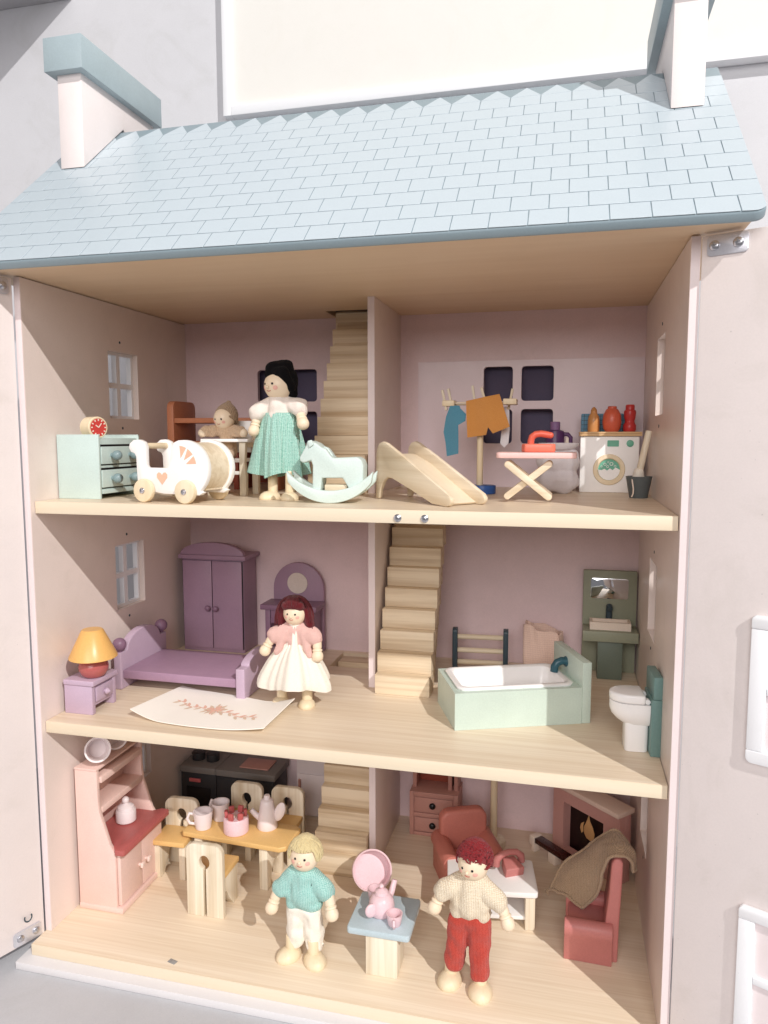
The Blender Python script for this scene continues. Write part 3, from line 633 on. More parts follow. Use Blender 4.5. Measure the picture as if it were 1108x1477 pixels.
# rocking horse
t = thing('rocking_horse', 'pale mint rocking horse beside the aqua-skirted doll', 'rocking horse', (28.7, 4.9, Z), 4)
body = [(-1.25,1.0),(-.5,.75),(-.42,1.25),(-.3,2.4),(1.75,2.42),(2.4,1.3),(2.5,.9),(3.75,1.1),(3.72,2.3),(3.78,3.6),(3.6,4.15),(3.15,4.42),(1.6,4.35),(.75,4.3),(.55,4.55),(.1,5.2),(-.35,5.35),(-.8,5.72),(-1.35,5.95),(-1.75,5.9),(-1.8,5.55),(-2.1,5.0),(-2.5,4.35),(-2.45,4.0),(-2.1,3.82),(-1.7,3.95),(-1.35,4.1),(-1.2,3.6)]
MB().prism(body, 'y', .35, 2.55, .16, seg=3).build('body', 'mint_pale', t)
rk = arc(.5, 5.2, 5.2, 218, 322, 22) + arc(.5, 6.95, 5.75, 318, 222, 22)
for v in (0, 2.3): MB().prism(rk, 'y', v, v+.6, .12).build('rocker', 'mint_pale', t)
m = MB(); m.prism([(-1.6,5.95),(-1.2,6.05),(-1.0,5.6),(-1.45,5.3)], 'y', .15, .34, .05); m.build('ear', 'mint_pale', t)
m = MB(); m.prism([(-.35,5.45),(.15,5.28),(.7,4.5),(.35,4.45)], 'y', 1.1, 1.8, .1); m.build('mane', 'mint_pale', t)
MB().box(-.1, 2.1, .7, 2.2, 1.1, 1.75, .05).build('foot_bar', 'pale_wood_x', t)

# slide
t = thing('toy_slide', 'natural wood toy slide in front of the partition', 'slide', (32.05, 11.6, Z), -41.8)
pn = [(.08,0),(.62,.05),(.85,1.0),(1.4,1.85),(2.1,2.25),(2.9,2.2),(6,1.25),(9.4,.12),(11.5,0),(11.95,.12),(12.2,.45),(12.2,.75),(11.9,1.05),(4.75,4.45),(3.6,4.95),(1.95,5.7),(1.35,5.85),(.75,5.72),(.3,5.25),(.15,4.6)]
for v in (0, 4.0): MB().prism(pn, 'y', v, v+.5, .12).build('side_panel', 'pale_wood_x', t)
m = MB(); m.prism([(1.4,4.3),(3.9,3.4),(10.9,.05),(11.1,.22),(4.0,3.72),(1.4,4.6)], 'y', .51, 3.99, .03); m.build('chute', 'shelf_edge', t)
for u, zz in ((.6, 4.2), (.5, 3.2), (.45, 2.2)): MB().cyl((u,.4,zz), (u,4.1,zz), .2).build('rung', 'beech', t)

# drying rack with clothes
t = thing('drying_rack', 'wooden drying rack with royal blue round base and pegs', 'drying rack', (42, 20.5, Z))
MB().cyl((.1,0,0), (.1,0,.95), 1.5, 1.5, 36, .1).build('base', 'royal_blue', t)
MB().cyl((-.2,0,.9), (-.2,0,9.8), .36, .33, 20).build('pole', 'beech', t)
MB().box(-4.3, -2.95, -1.2, 1.2, 9.68, 10.3, .08).build('end_bar', 'beech', t); MB().box(2.35, 3.78, -1.2, 1.2, 9.8, 10.42, .08).build('end_bar', 'beech', t)
MB().box(-2.94, 2.34, -.25, .25, 9.8, 10.15, .05).build('cross_bar', 'beech', t)
for y in (-.9, .9): MB().tube([(-3,y,10.0),(0,y,9.95),(2.4,y,10.1)], .06, 8).build('line', 'cream', t)
for (xa, za, xb, zb, y) in ((-4.3,11.25,-3.85,9.2,-.75), (-3.75,11.3,-3.35,9.4,.2), (-1.2,11.95,-.85,9.7,.8), (-.1,11.95,.62,9.45,-.95), (3.25,11.6,2.8,9.3,.6)):
    m = MB()
    for s in (-1, 1): m.box(-.13, .13, s*.13-.09, s*.13+.09, 0, 2.3, .03, mtx=tr(xb, y-.12, zb) @ rot(math.degrees(math.atan2(xa-xb, za-zb)), 'Y') @ rot(s*7, 'X'))
    m.build('clothes_peg', 'pale_wood', t)
def wavy(pts, y0, y1, name, mat, amp=.16, fr=1.7):
    m = MB(); m.prism(pts, 'y', y0, y1, 0); b = m.bm; bmesh.ops.triangulate(b, faces=b.faces)
    for _ in range(4):
        es = [e for e in b.edges if e.calc_length() > .45]
        if not es: break
        bmesh.ops.subdivide_edges(b, edges=es, cuts=1); bmesh.ops.triangulate(b, faces=b.faces)
    for v in b.verts: v.co.y += amp*math.sin(v.co.x*fr+v.co.z*.35) + amp*.6*math.sin(v.co.z*1.3)
    return m.build(name, mat, None, ang=60)
t = tag(wavy([(-1.66,10.22),(1.95,10.92),(3.11,7.41),(1.33,6.67),(.8,7.35),(.58,6.52),(-1.46,6.22)], -.16, -.02, 'felt_shorts', 'shorts_orange'), 'orange felt shorts pegged on the drying rack', 'shorts'); place(t, (42, 19.3, Z))
t = tag(wavy([(-3.4,9.75),(-2.4,9.72),(-2.29,9.41),(-1.67,8.8),(-1.74,8.04),(-2.5,7.59),(-2.47,4.46),(-3.78,4.15),(-3.95,5.61),(-4.19,6.83),(-3.89,8.51)], -.1, .03, 'felt_shirt', 'shirt_blue'), 'blue felt shirt hanging from left end of the drying rack', 'shirt'); place(t, (42, 19.6, Z), 0)
t = thing('felt_sock', 'thin white cloth hanging behind the orange shorts', 'cloth', (42, 20.95, Z))
m = MB(); m.prism([(2.2,9.6),(2.9,9.6),(3.0,7.1),(2.88,5.6),(2.43,5.1),(1.97,5.6),(2.1,7)], 'y', -.07, .05, .03); m.build('cloth', 'laundry', t)

# ironing table
t = thing('ironing_table', 'pink-topped ironing table on crossed wooden legs', 'ironing table', (48.3, 9.6, Z))
MB().prism(rr(-3.75, 3.8, -.35, 3.6, .5, 5), 'z', 4.27, 4.83, .1).build('table_top', 'ironing_pink', t)
def stick(L=5.6, wd=.62): return rr(-L/2, L/2, -wd/2, wd/2+.05, .31, 5)
for v in (0, 2.75):
    for s, dv in ((1, 0), (-1, .44)):
        m = MB(); m.prism(stick(), 'y', v+dv, v+dv+.42, .1); m.xf(tr(-.7, 0, 2.12) @ rot(s*38.5, 'Y')); m.build('leg', 'pale_wood_x', t)
m = MB(); m.cyl((-.7,.1,2.12), (-.7,3.4,2.12), .16); m.build('pivot', 'beech', t)
t = thing('toy_iron', 'coral red toy iron standing on the pink ironing table', 'iron', (48.6, 11.2, Z+4.84))
MB().prism([(-1.4,-.75),(1.2,-.75),(1.5,-.5),(1.5,.5),(1.2,.75),(-1.4,.75),(-1.75,0)], 'z', 0, .8, .14, seg=3).build('sole', 'iron_coral', t)
m = MB(); m.tube([(-.85,0,.6),(-.85,0,1.05),(-.75,0,1.45),(-.4,0,1.72),(.1,0,1.78),(.6,0,1.7),(1.0,0,1.62)], [.33,.33,.33,.33,.33,.33,.3], 14); m.ell((1.0,0,1.62), .31, 14); m.build('handle', 'iron_red', t)
# laundry bag and jug
t = thing('laundry_bag', 'puffy white laundry bag behind the ironing table', 'laundry bag', (50.3, 22.6, Z))
blob('bag', [((-.9,0,1.5),(.9,0,1.5),1.48,1.48), ((-.9,0,3.4),(.9,0,3.4),1.45,1.4), ((-1.6,0,4.6),(1.4,.2,4.4),.75,.75)], 'laundry', t, .16, 5, .28, .8)
m = MB(); m.lathe([(1.5,5.0),(1.85,5.35),(1.95,5.6),(1.86,5.62),(1.7,5.3),(1.3,4.9)], (0,0,0), 40, None, 1.15, .7, ring=True); m.build('open_hem', 'laundry', t)
t = thing('detergent_jug', 'dark purple toy jug with ring handle behind the iron', 'jug', (49.8, 27.2, Z))
MB().lathe([(0,0),(1.0,0),(1.08,.1),(1.08,6.6),(1.0,6.95),(.62,7.1),(0,7.1)], seg=28).build('body', 'violet', t)
MB().lathe([(0,7.0),(.56,7.0),(.58,7.95),(.5,8.05),(0,8.05)], seg=24).build('neck', 'violet_pale', t)
m = MB(); m.tube([(.8,0,5.0),(1.4,0,4.95),(1.8,0,5.3),(1.8,0,6.2),(1.45,0,6.6),(.8,0,6.6)], .24, 10); m.build('handle', 'violet', t)
MB().prism([(1.2,5.1),(1.62,5.15),(1.55,6.2),(1.25,6.25)], 'y', -.12, -.02, 0).build('tag', 'cream', t)

# washing machine
t = thing('washing_machine', 'white toy washing machine with green porthole and wooden top', 'washing machine', (52.65, 25.1, Z))
MB().box(0, 6.4, 0, 4.6, 0, 6.35, .1).build('body', 'white', t)
MB().box(-.12, 6.65, -.25, 4.7, 6.36, 6.62, .05).build('worktop', 'oak_top', t); MB().box(-.12, 6.65, -.2, 4.7, 6.63, 6.86, .05).build('worktop_slab', 'oak_top', t)
MB().prism(rr(2.95, 4.2, 5.2, 5.9, .08, 3), 'y', -.05, .02, .0).build('display', 'leaf_green', t)
MB().cyl((5.4,.02,5.55), (5.4,-.12,5.55), .4, .38, 24, .03).build('dial', 'leaf_green', t)
m = MB(); m.lathe([(1.18,0),(1.72,0),(1.75,.1),(1.68,.22),(1.3,.24),(1.2,.14)], (0,0,0), 48, ring=True); m.xf(tr(3.2,.0,2.6) @ rot(90,'X')); dr = m.build('door_ring', 'beech', t)
MB().cyl((3.2,.02,2.6), (3.2,-.08,2.6), 1.24, 1.24, 40, 0).build('porthole', 'leaf_green', dr)
m = MB(); m.prism([(3.2+1.18*math.cos(R(a)), 2.6+1.18*math.sin(R(a))) for a in range(180, 361, 12)] + [(3.9,2.85),(3.6,2.55),(3.3,2.75),(3.0,2.5),(2.7,2.7),(2.4,2.55)], 'y', -.11, -.05, 0); m.build('suds', 'white', dr)
m = MB()
for a, b, c in ((2.75,3.2,.16),(3.45,3.25,.2),(3.1,3.45,.1),(3.85,3.0,.13),(2.4,2.95,.1),(3.05,2.95,.14)):
    m.lathe([(c*.7,0),(c,0),(c,.03),(c*.7,.03)], (0,0,0), 18, tr(a,-.085,b) @ rot(90,'X'), ring=True)
m.build('bubbles', 'white', dr)
BZ = Z + 6.87
t = tag(MB().lathe([(0,0),(.62,0),(.66,.12),(.66,1.2),(.6,1.7),(.38,2.1),(.34,2.35),(.36,2.4),(.2,2.7),(0,2.85)], seg=26).build('toy_bottle', 'jar_ochre'), 'ochre pointed bottle on the washing machine', 'bottle', 'bottles on the washing machine'); place(t, (54.1, 26.6, BZ))
t = tag(MB().lathe([(0,0),(.7,0),(.95,.4),(1.05,1.1),(.98,1.9),(.68,2.5),(.5,2.62),(.5,2.85),(.3,2.9),(0,2.9)], seg=30).build('toy_bottle', 'jar_orange'), 'round orange jar on the washing machine', 'jar', 'bottles on the washing machine'); place(t, (56.1, 26.6, BZ))
t = tag(MB().lathe([(0,0),(.6,0),(.7,.2),(.72,.7),(.55,1.0),(.52,1.25),(.62,1.55),(.68,2.2),(.62,2.4),(.5,2.45),(.5,2.9),(.42,3.05),(0,3.05)], seg=26).build('toy_bottle', 'jar_red'), 'red waisted bottle nearest the right wall on washing machine', 'bottle', 'bottles on the washing machine'); place(t, (58.05, 26.7, BZ))
t = thing('checked_basket', 'low blue checked box behind the three bottles', 'box', (52.75, 28.2, BZ))
MB().box(0, 5.9, 0, 1.3, 0, 2.1, .1).build('box', 'blue_check', t)
m = MB()
for i in range(9): m.box(.3+i*.62, .36+i*.62, -.03, .02, .05, 2.05, 0)
for i in range(4): m.box(.05, 5.85, -.03, -.0, .3+i*.5, .36+i*.5, 0)
m.build('check_print', 'slate', t)
# bucket and mop
t = thing('toy_bucket', 'dark grey toy bucket in the right corner of top floor', 'bucket', (58.5, 18.5, Z))
MB().lathe([(0,0),(.88,0),(.92,.06),(1.3,2.1),(1.34,2.22),(1.22,2.24),(.84,.3),(0,.3)], seg=32).build('pail', 'bucket_grey', t)
m = MB(); m.tube([(-.75,-.98,1.95),(-.7,-1.2,1.5),(-.62,-1.25,1.0),(-.62,-1.1,.5),(-.75,-1.0,.15)], .07, 8); m.build('handle', 'cream', t)
t = thing('toy_mop', 'pale wooden mop leaning in the dark grey bucket', 'mop', (58.4, 18.5, Z))
blob('mop_head', [((0,0,1.6),(.05,0,2.6),.7,.55)], 'white_cotton', t, .1, 3, .08, 3)
MB().cyl((.05,0,2.3), (.95,.3,6.9), .36, .33, 18).build('stick', 'pale_wood', t)

# ================================================================== middle floor
Z = ZM + .01
t = thing('nightstand', 'lilac nightstand with one drawer at left wall', 'nightstand', (.5, 3.0, Z))
MB().box(-.05, 3.55, -.12, 4.35, 3.05, 3.62, .12, seg=3).build('table_top', 'lilac', t)
MB().box(0, 3.3, 0, .55, 0, 3.03, .05).build('side_panel', 'lilac', t); MB().box(0, 3.3, 3.65, 4.2, 0, 3.03, .05).build('side_panel', 'lilac', t); MB().box(0, 3.15, .56, 3.64, .8, 3.03, .04).build('body', 'lilac', t)
d = MB().box(3.16, 3.38, .65, 3.55, 1.2, 2.75, .06).build('drawer', 'lilac', t)
m = MB(); m.cyl((3.3,2.1,1.95), (3.65,2.1,1.95), .16); m.lathe([(0,0),(.34,0),(.36,.1),(.1,.42),(0,.46)], (3.6,2.1,1.95), 16, rot(90,'Y')); m.build('knob', 'lilac', d)
t = thing('table_lamp', 'yellow-shaded lamp with round red base on the nightstand', 'lamp', (3.0, 4.6, Z+3.63))
MB().lathe([(0,0),(.85,0),(1.2,.25),(1.48,.75),(1.52,1.15),(1.35,1.7),(1.0,2.0),(.3,2.1),(.3,2.5),(0,2.5)], seg=36).build('base', 'lamp_red', t)
MB().lathe([(2.4,2.1),(2.46,2.14),(2.42,2.3),(1.12,5.0),(1.0,5.1),(0,5.12),(0,5.0),(.95,4.98),(2.3,2.2)], seg=44).build('shade', 'shade_yellow', t)
# bed
t = thing('toy_bed', 'lilac bed frame with ball-topped headboard on middle floor', 'bed', (1.3, 10.6, Z))
def arched(h0, h1, w_): return [(0,0),(w_,0),(w_,h0)] + [(w_/2+(w_*.36)*math.cos(R(a)), h0+(h1-h0)*math.sin(R(a))) for a in range(0,181,12)] + [(0,h0)]
hb = MB().prism(arched(4.3, 6.2, 10), 'x', 0, .95, .14, seg=3).build('headboard', 'lilac', t)
for y in (.55, 9.6):
    m = MB(); m.cyl((.48,y,4.2), (.48,y,4.6), .3); m.ell((.48,y,5.15), .78, 26); m.build('finial', 'plum', hb)
MB().prism([(0,0),(9.4,0),(9.4,3.5)] + [(4.7+3.4*math.cos(R(a)), 3.5+.95*math.sin(R(a))) for a in range(0,181,12)] + [(0,3.5)], 'x', 15.1, 16.15, .14, seg=3).build('footboard', 'lilac', t)
MB().box(.96, 15.09, .3, 9.3, 1.25, 2.25, .12, seg=3).build('base_board', 'bed_slab', t)
# wardrobe
t = thing('wardrobe', 'plum wardrobe with curved top and two doors', 'wardrobe', (.75, 27.0, Z))
MB().box(.35, 9.2, .22, 4.4, 0, 12.6, .06).build('body', 'purple', t)
MB().box(.0, 9.75, -.35, 4.6, 12.61, 13.2, .1).build('cornice', 'purple', t)
MB().prism([(.3,13.21),(9.45,13.21)] + [(4.875+4.57*math.cos(R(a)), 13.25+1.65*math.sin(R(a))) for a in range(0,181,10)], 'y', -.2, .6, .08).build('crest', 'purple', t)
for x0, x1, kx in ((.5, 4.72, 4.2), (4.82, 9.05, 5.35)):
    d = MB().box(x0, x1, -.05, .2, .5, 12.4, .06).build('door', 'purple', t)
    m = MB(); m.cyl((kx,-.02,6.0), (kx,-.3,6.0), .18); m.ell((kx,-.42,6.0), (.4,.3,.4), 18); m.build('knob', 'plum', d)
MB().box(.4, 9.15, .12, .24, .5, 12.4, 0).build('door_gap', 'black', t)
# vanity
t = thing('vanity_table', 'plum vanity table with arched back and round cream mirror', 'vanity table', (12.8, 27.0, Z))
MB().prism([(0,0),(7.2,0)] + [(3.6+3.6*math.cos(R(a)), 8.4+3.6*math.sin(R(a))) for a in range(0,181,10)], 'y', 3.6, 4.3, .12).build('back_panel', 'purple', t)
MB().lathe([(0,0),(1.42,0),(1.44,.05),(1.42,.1),(0,.12)], (0,0,0), 40, tr(3.5,3.58,9.2) @ rot(90,'X')).build('mirror', 'mirror_disc', t)
MB().box(-.4, 7.4, -.2, 3.58, 6.2, 6.9, .1).build('table_top', 'plum', t)
for x in (.2, 6.2): MB().box(x, x+.7, .1, 3.4, 0, 6.19, .06).build('leg', 'plum', t)
d = MB().box(.95, 6.15, .15, 3.3, 4.4, 6.18, .05).build('drawer', 'plum', t)
MB().ell((3.5,-.1,5.3), .28).build('knob', 'plum', d)
# rug
t = thing('printed_rug', 'white curling rug printed with coral flowers on middle floor', 'rug', (0, 0, Z))
A, B_, C_, D_ = Vector((8.0,3.3,0)), Vector((8.9,12.4,0)), Vector((23.7,9.6,0)), Vector((23.0,2.75,0))
def rug(u, v, dz=0):
    p = (A*(1-u)+D_*u)*(1-v) + (B_*(1-u)+C_*u)*v
    p.y += (-1.0*math.sin(math.pi*u))*(1-v)*.75 + .35*math.sin(math.pi*u)*v
    lift = .14 + 1.0*max(0, (u-.72)/.28)**1.7*(.35+.65*v) + .75*max(0, (.24-u)/.24)**1.6*(1-.7*v)
    p.z = lift + dz; return p
MB().grid([[rug(i/30, j/16) for j in range(17)] for i in range(31)], .09).build('sheet', 'rug_white', t, ang=80)
LC = [0]
def leaf(m, u, v, a, L, wd):
    LC[0] += 1
    rows = []
    for k in range(7):
        s = k/6; hw = wd*math.sin(math.pi*min(1, s*.92+.06))
        row = []
        for e in (-1, 0, 1):
            du = (math.cos(a)*L*s - math.sin(a)*hw*e); dv = (math.sin(a)*L*s + math.cos(a)*hw*e)
            row.append(rug(u+du, v+dv*2.3, .1+.0012*LC[0]))
        rows.append(row)
    m.grid(rows, .0)
mA, mB = MB(), MB(); rnd = random.Random(2)
for s in (-1, 1):
    for k in range(9):
        u = .5 + s*(.05+.034*k); v = .46 - s*.012*k + .03*math.sin(k*1.1)
        leaf(mA if k % 2 else mB, u, v, (0 if s > 0 else math.pi)+s*(.75 if k % 2 else -.75), .055, .010)
        leaf(mA, u, v, (0 if s > 0 else math.pi)+.1*s, .04, .005)
for cu, cv, r_ in ((.49,.44,.034),(.535,.5,.03),(.50,.56,.026),(.455,.5,.024)):
    for k in range(6): leaf(mA, cu, cv, k*math.pi/3+rnd.random(), r_*1.15, .0095)
for k in range(8): leaf(mB, .5+.035*math.cos(k*.785+.3), .5+.06*math.sin(k*.785+.3), k*.785+.3, .05, .009)
mB.build('leaf_print', 'print_tan', t, ang=80); mA.build('flower_print', 'print_coral', t, ang=80)

# bathtub
t = thing('bathtub', 'mint box bathtub with white basin and teal tap', 'bathtub', (41.05, 7.85, Z), 21.6)
L_, Wd, Hh = 13.1, 8.0, 3.75
m = MB(); slab_holes(m, 'z', .0, Hh, 0, L_, 0, Wd, [(.75, L_-.75, .75, Wd-.75)]); m.build('surround', 'tub_mint', t)
def ringrr(i, z, r_): return [(x, y, z) for x, y in rr(i, L_-i, i, Wd-i, r_, 6)]
pr = [ringrr(.55, Hh+.01, .9), ringrr(.5, Hh+.2, .9), ringrr(.62, Hh+.3, .9), ringrr(.95, Hh+.3, .9), ringrr(1.15, Hh+.15, .9), ringrr(1.35, 1.8, 1.0), ringrr(1.75, 1.0, 1.1), ringrr(2.6, .8, 1.1)]
m = MB(); pr = [p+[p[0]] for p in pr]; m.grid(pr, 0); b = bmesh.new(); b.faces.new([b.verts.new(p) for p in pr[-1][:-1]]); m._join(b); bmesh.ops.remove_doubles(m.bm, verts=m.bm.verts, dist=.001); bmesh.ops.recalc_face_normals(m.bm, faces=m.bm.faces); m.build('basin', 'porcelain', t)
MB().box(L_+.02, L_+.95, -.05, Wd+.05, 0, 6.3, .08).build('end_board', 'tub_mint', t)
m = MB(); m.tube([(L_+.1,Wd/2+.4,5.1),(L_-.5,Wd/2+.4,5.2),(L_-1.0,Wd/2+.4,5.0),(L_-1.25,Wd/2+.4,4.6),(L_-1.3,Wd/2+.4,4.05)], .42, 16); m.cyl((L_+.05,Wd/2+.4,5.1), (L_-.15,Wd/2+.4,5.1), .55); m.build('tap', 'teal', t)
# sink
t = thing('sink_unit', 'olive green sink unit with mirror in the bathroom corner', 'sink', (53.55, 27.2, Z))
MB().box(0, 6.3, 3.4, 4.1, 0, 12.6, .08).build('back_panel', 'olive', t)
m = MB(); m.prism(rr(.9, 5.3, 9.15, 11.65, .25, 4), 'y', 3.3, 3.39, .02); m.build('mirror', 'mirror', t)
MB().box(-.02, 6.34, -.2, 3.38, 4.65, 5.9, .1).build('counter', 'olive', t)
MB().box(1.75, 4.6, .3, 3.0, 0, 4.63, .06).build('pedestal', 'olive_dark', t)
m = MB(); slab_holes(m, 'z', 5.92, 6.85, .8, 5.5, .5, 2.7, [(1.1, 5.2, .8, 2.4)]); m.box(1.1, 5.2, .8, 2.4, 5.92, 6.2, 0); m.build('basin', 'cream', t)
m = MB(); m.tube([(3.1,3.1,5.9),(3.1,3.1,7.9),(3.1,2.95,8.3),(3.1,2.6,8.35),(3.1,2.2,8.1)], .38, 14); m.build('tap', 'slate', t)
# toilet
t = thing('toy_toilet', 'white toy toilet with teal backboard at the right wall', 'toilet', (59.0, 7.7, Z), 4)
MB().box(0, .92, -1.7, 2.1, 0, 5.3, .1).build('backboard', 'toilet_teal', t); MB().box(.12, .92, -1.68, 2.08, 5.31, 7.4, .1).build('cistern', 'toilet_teal', t)
m = MB(); m.prism(rr(-2.1, -.02, -.85, 1.25, .45, 5), 'z', 0, 3.2, .1); m.build('pedestal', 'porcelain', t)
U = [(-.02,-1.35),(-.02,1.75)] + [(-1.5+1.95*math.cos(R(a)), .2+1.55*math.sin(R(a))) for a in range(90,271,12)]
m = MB(); b = bmesh.new(); rings = []
for k, z in ((.7,2.6),(.84,2.95),(.95,3.4),(1,3.9),(1,4.63)): rings.append([(-.02+(x+.02)*k, .2+(y-.2)*k, z) for x, y in U])
b.free(); rg = [p+[p[0]] for p in rings]; m.grid(rg, 0); b = bmesh.new(); b.faces.new([b.verts.new(p) for p in rg[0][:-1]]); b.faces.new([b.verts.new(p) for p in rg[-1][:-1]]); m._join(b); bmesh.ops.remove_doubles(m.bm, verts=m.bm.verts, dist=.001); bmesh.ops.recalc_face_normals(m.bm, faces=m.bm.faces); m.build('bowl', 'porcelain', t)
m = MB(); m.prism([(min(x*1.01, -.45), .2+(y-.2)*1.02) for x, y in U], 'z', 4.66, 5.5, .2, seg=3); m.build('lid', 'porcelain', t)
MB().cyl((-.25,-1.2,4.9), (-.25,-.6,4.9), .24).build('hinge', 'porcelain', t); MB().cyl((-.25,1.0,4.9), (-.25,1.6,4.9), .24).build('hinge', 'porcelain', t)
# towel rail
t = thing('towel_rail', 'small towel rail with slate sides and wooden rungs', 'towel rail', (38.0, 26.5, Z), 4)
for x in (0, 6.2): MB().prism(rr(0, 1.4, 0, 5.3, .4, 5, '0011'), 'x', x, x+.62, .08).build('side', 'slate', t)
for z in (4.2, 2.5, 1.0): MB().cyl((.6,.7,z), (6.22,.7,z), .32, .32, 16).build('rung', 'pale_wood_x', t)
# paper bag
t = thing('paper_bag', 'crumpled pale pink fabric bag behind the bathtub', 'bag', (49.1, 28.6, Z))
rows = []
for i, z in enumerate((0,.8,1.8,2.8,3.7,4.5,5.2,5.6)):
    row = []; f = i/7
    for j in range(73):
        a = 2*math.pi*(j % 72)/72; k = 1.06 - .16*f + .05*math.sin(7*a+1.5*f) + .07*f*math.sin(4*a+1) + .03*math.sin(13*a+i)
        row.append((2.3*k*max(-1, min(1, 1.25*math.cos(a))) - .25*f, 1.6*k*max(-1, min(1, 1.25*math.sin(a))), z + f*(-.55*math.cos(a)) + f*.16*math.sin(5*a+.6)))
    rows.append(row)
m = MB(); m.grid(rows, .1); m.box(-2.1, 2.1, -1.4, 1.4, .02, .1, 0); m.build('bag', 'paper_pink', t, ang=80)

# ================================================================== ground floor
Z = .01
t = thing('kitchen_hutch', 'tall pink kitchen hutch with red counter at left wall', 'hutch', (.45, 4.05, Z))
prof = [(0,0),(4.6,0),(4.6,6.75),(3.95,7.7),(2.85,11.2),(2.72,12.6),(2.72,15.75),(0,15.75)]
for y0 in (0, 8.35): MB().prism(prof, 'y', y0, y0+.5, .08).build('side_panel', 'pink', t)
MB().box(-.02, 5.3, -.06, 8.95, 0, .62, .08).build('plinth', 'pink', t)
MB().box(0, 4.6, .51, 8.34, .63, 6.6, .03).build('cabinet', 'pink', t)
MB().box(.0, .3, .51, 8.34, 7.35, 15.7, .02).build('back_panel', 'pink', t)
MB().prism([(.31,.51),(4.05,.51),(4.68,-.05),(4.75,-.32),(5.75,-.32),(5.9,0),(5.9,8.9),(5.75,9.1),(4.75,9.1),(4.68,8.9),(4.05,8.34),(.31,8.34)], 'z', 6.78, 7.4, .1).build('counter', 'counter_red', t)
for y0, y1, ky in ((.25, 4.35, 3.75), (4.45, 8.6, 5.05)):
    d = MB().box(4.62, 5.05, y0, y1, .75, 6.7, .08).build('door', 'pink', t)
    m = MB(); m.cyl((5.0,ky,3.5), (5.35,ky,3.5), .18); m.box(5.3, 5.65, ky-.3, ky+.3, 3.2, 3.8, .12, seg=3); m.build('knob', 'pink_knob', d)
for z0, x1 in ((10.9, 2.9), (14.3, 2.95)): MB().box(.31, x1, .51, 8.34, z0, z0+.7, .07).build('shelf', 'pink', t)
MB().box(-.0, 2.7, -.03, 8.88, 15.76, 16.0, .05).build('top_board', 'pink', t)
def cup(name, label, loc, r_, h, mat, rz=0, tilt=None, cat='cup', group=None, spout=False):
    t = thing(name, label, cat, loc, rz, group)
    m = MB(); m.lathe([(0,0),(r_*.72,0),(r_*.78,.06),(r_,h),(r_*1.0,h+.06),(r_*.86,h+.05),(r_*.66,.25),(0,.22)], seg=32)
    if tilt is not None: m.xf(tilt)
    m.build('bowl', mat, t)
    m = MB(); m.tube([(r_*.85,0,h*.85),(r_*1.35,0,h*.92),(r_*1.6,0,h*.62),(r_*1.35,0,h*.32),(r_*.75,0,h*.25)], r_*.16, 10)
    if tilt is not None: m.xf(tilt)
    m.build('handle', mat, t); return t
cup('toy_cup', 'white cup lying on its side nearest on hutch top', (2.5, 5.3, 16.02), 1.35, 1.9, 'pink_white', 38, tr(0,0.9,1.42) @ rot(72,'X') @ rot(70,'Z'), group='cups on the hutch')
cup('toy_cup', 'white cup lying on its side farther back on hutch top', (2.3, 8.6, 16.02), 1.35, 1.9, 'pink_white', 46, tr(0,0.9,1.42) @ rot(72,'X') @ rot(70,'Z'), group='cups on the hutch')
t = thing('sugar_pot', 'white lidded sugar pot on the red hutch counter', 'pot', (2.9, 9.5, Z+7.41))
MB().lathe([(0,0),(.95,0),(1.12,.15),(1.12,1.3),(1.05,1.45),(0,1.45)], seg=32).build('bowl', 'pink_white', t)
m = MB(); m.lathe([(0,1.46),(1.0,1.46),(.9,1.8),(.55,2.05),(.3,2.12),(.3,2.2),(0,2.2)], seg=32); m.ell((0,0,2.5), .42); m.build('lid', 'pink_white', t)

# dining table and four chairs
t = thing('dining_table', 'mustard-topped dining table with pale wooden legs', 'table', (8.4, 11.9, Z), -3)
MB().prism([(.35,0),(12.5,0),(13.2,.5),(13.2,4.6),(12.6,5.1),(.5,5.1),(0,4.6),(0,.35)], 'z', 4.95, 5.55, .14, seg=3).build('table_top', 'mustard', t)
lg = [(0,0),(.9,0),(1.0,.8),(1.3,2.0),(1.9,2.7),(2.5,2.7),(3.1,2.0),(3.4,.8),(3.5,0),(4.4,0),(4.4,4.94),(0,4.94)]
for x in (1.6, 9.9): MB().prism([(a+.3, b) for a, b in lg], 'x', x, x+1.0, .06).build('leg', 'pale_wood', t)
def chair(loc, rz, label):
    t = thing('dining_chair', label, 'chair', loc, rz, 'chairs at the mustard dining table')
    c = 2.1; th = [R(a) for a in range(-72, 253, 18)]
    key = [(c+.17, 0)] + [(c+.17, 5.35)] + [(c+.62*math.cos(a), 6.1+.78*math.sin(a)) for a in th] + [(c-.17, 5.35), (c-.17, 0)]
    out = [(0,0)] + [(c-.17, 0), (c-.17, 5.35)] + [(c-.62*math.cos(a), 6.1+.78*math.sin(a)) for a in th] + [(c+.17, 5.35), (c+.17, 0)] + [(4.2,0)] + rr(0, 4.2, 4, 8.1, .95, 6, '0011')[2:]
    MB().prism(out, 'y', 0, .62, .07).build('backrest', 'pale_wood', t)
    MB().box(.05, 4.15, .63, 4.3, 4.1, 4.7, .1).build('seat', 'mustard', t)
    for x in (.15, 3.3): MB().prism([(2.0,0),(2.9,0),(2.9,0),(4.0,0),(4.0,4.09),(.64,4.09),(.64,2.6),(1.3,2.4),(1.8,1.4)][1:], 'x', x, x+.75, .05).build('leg', 'pale_wood', t)
    return t
c0 = chair((12.45, 5.85, Z), 0, 'nearest dining chair, its slotted back turned to the viewer')
copy_thing(c0, (9.2, 15.2, Z), 183, 'dining chair at left end of table beside the pink hutch')
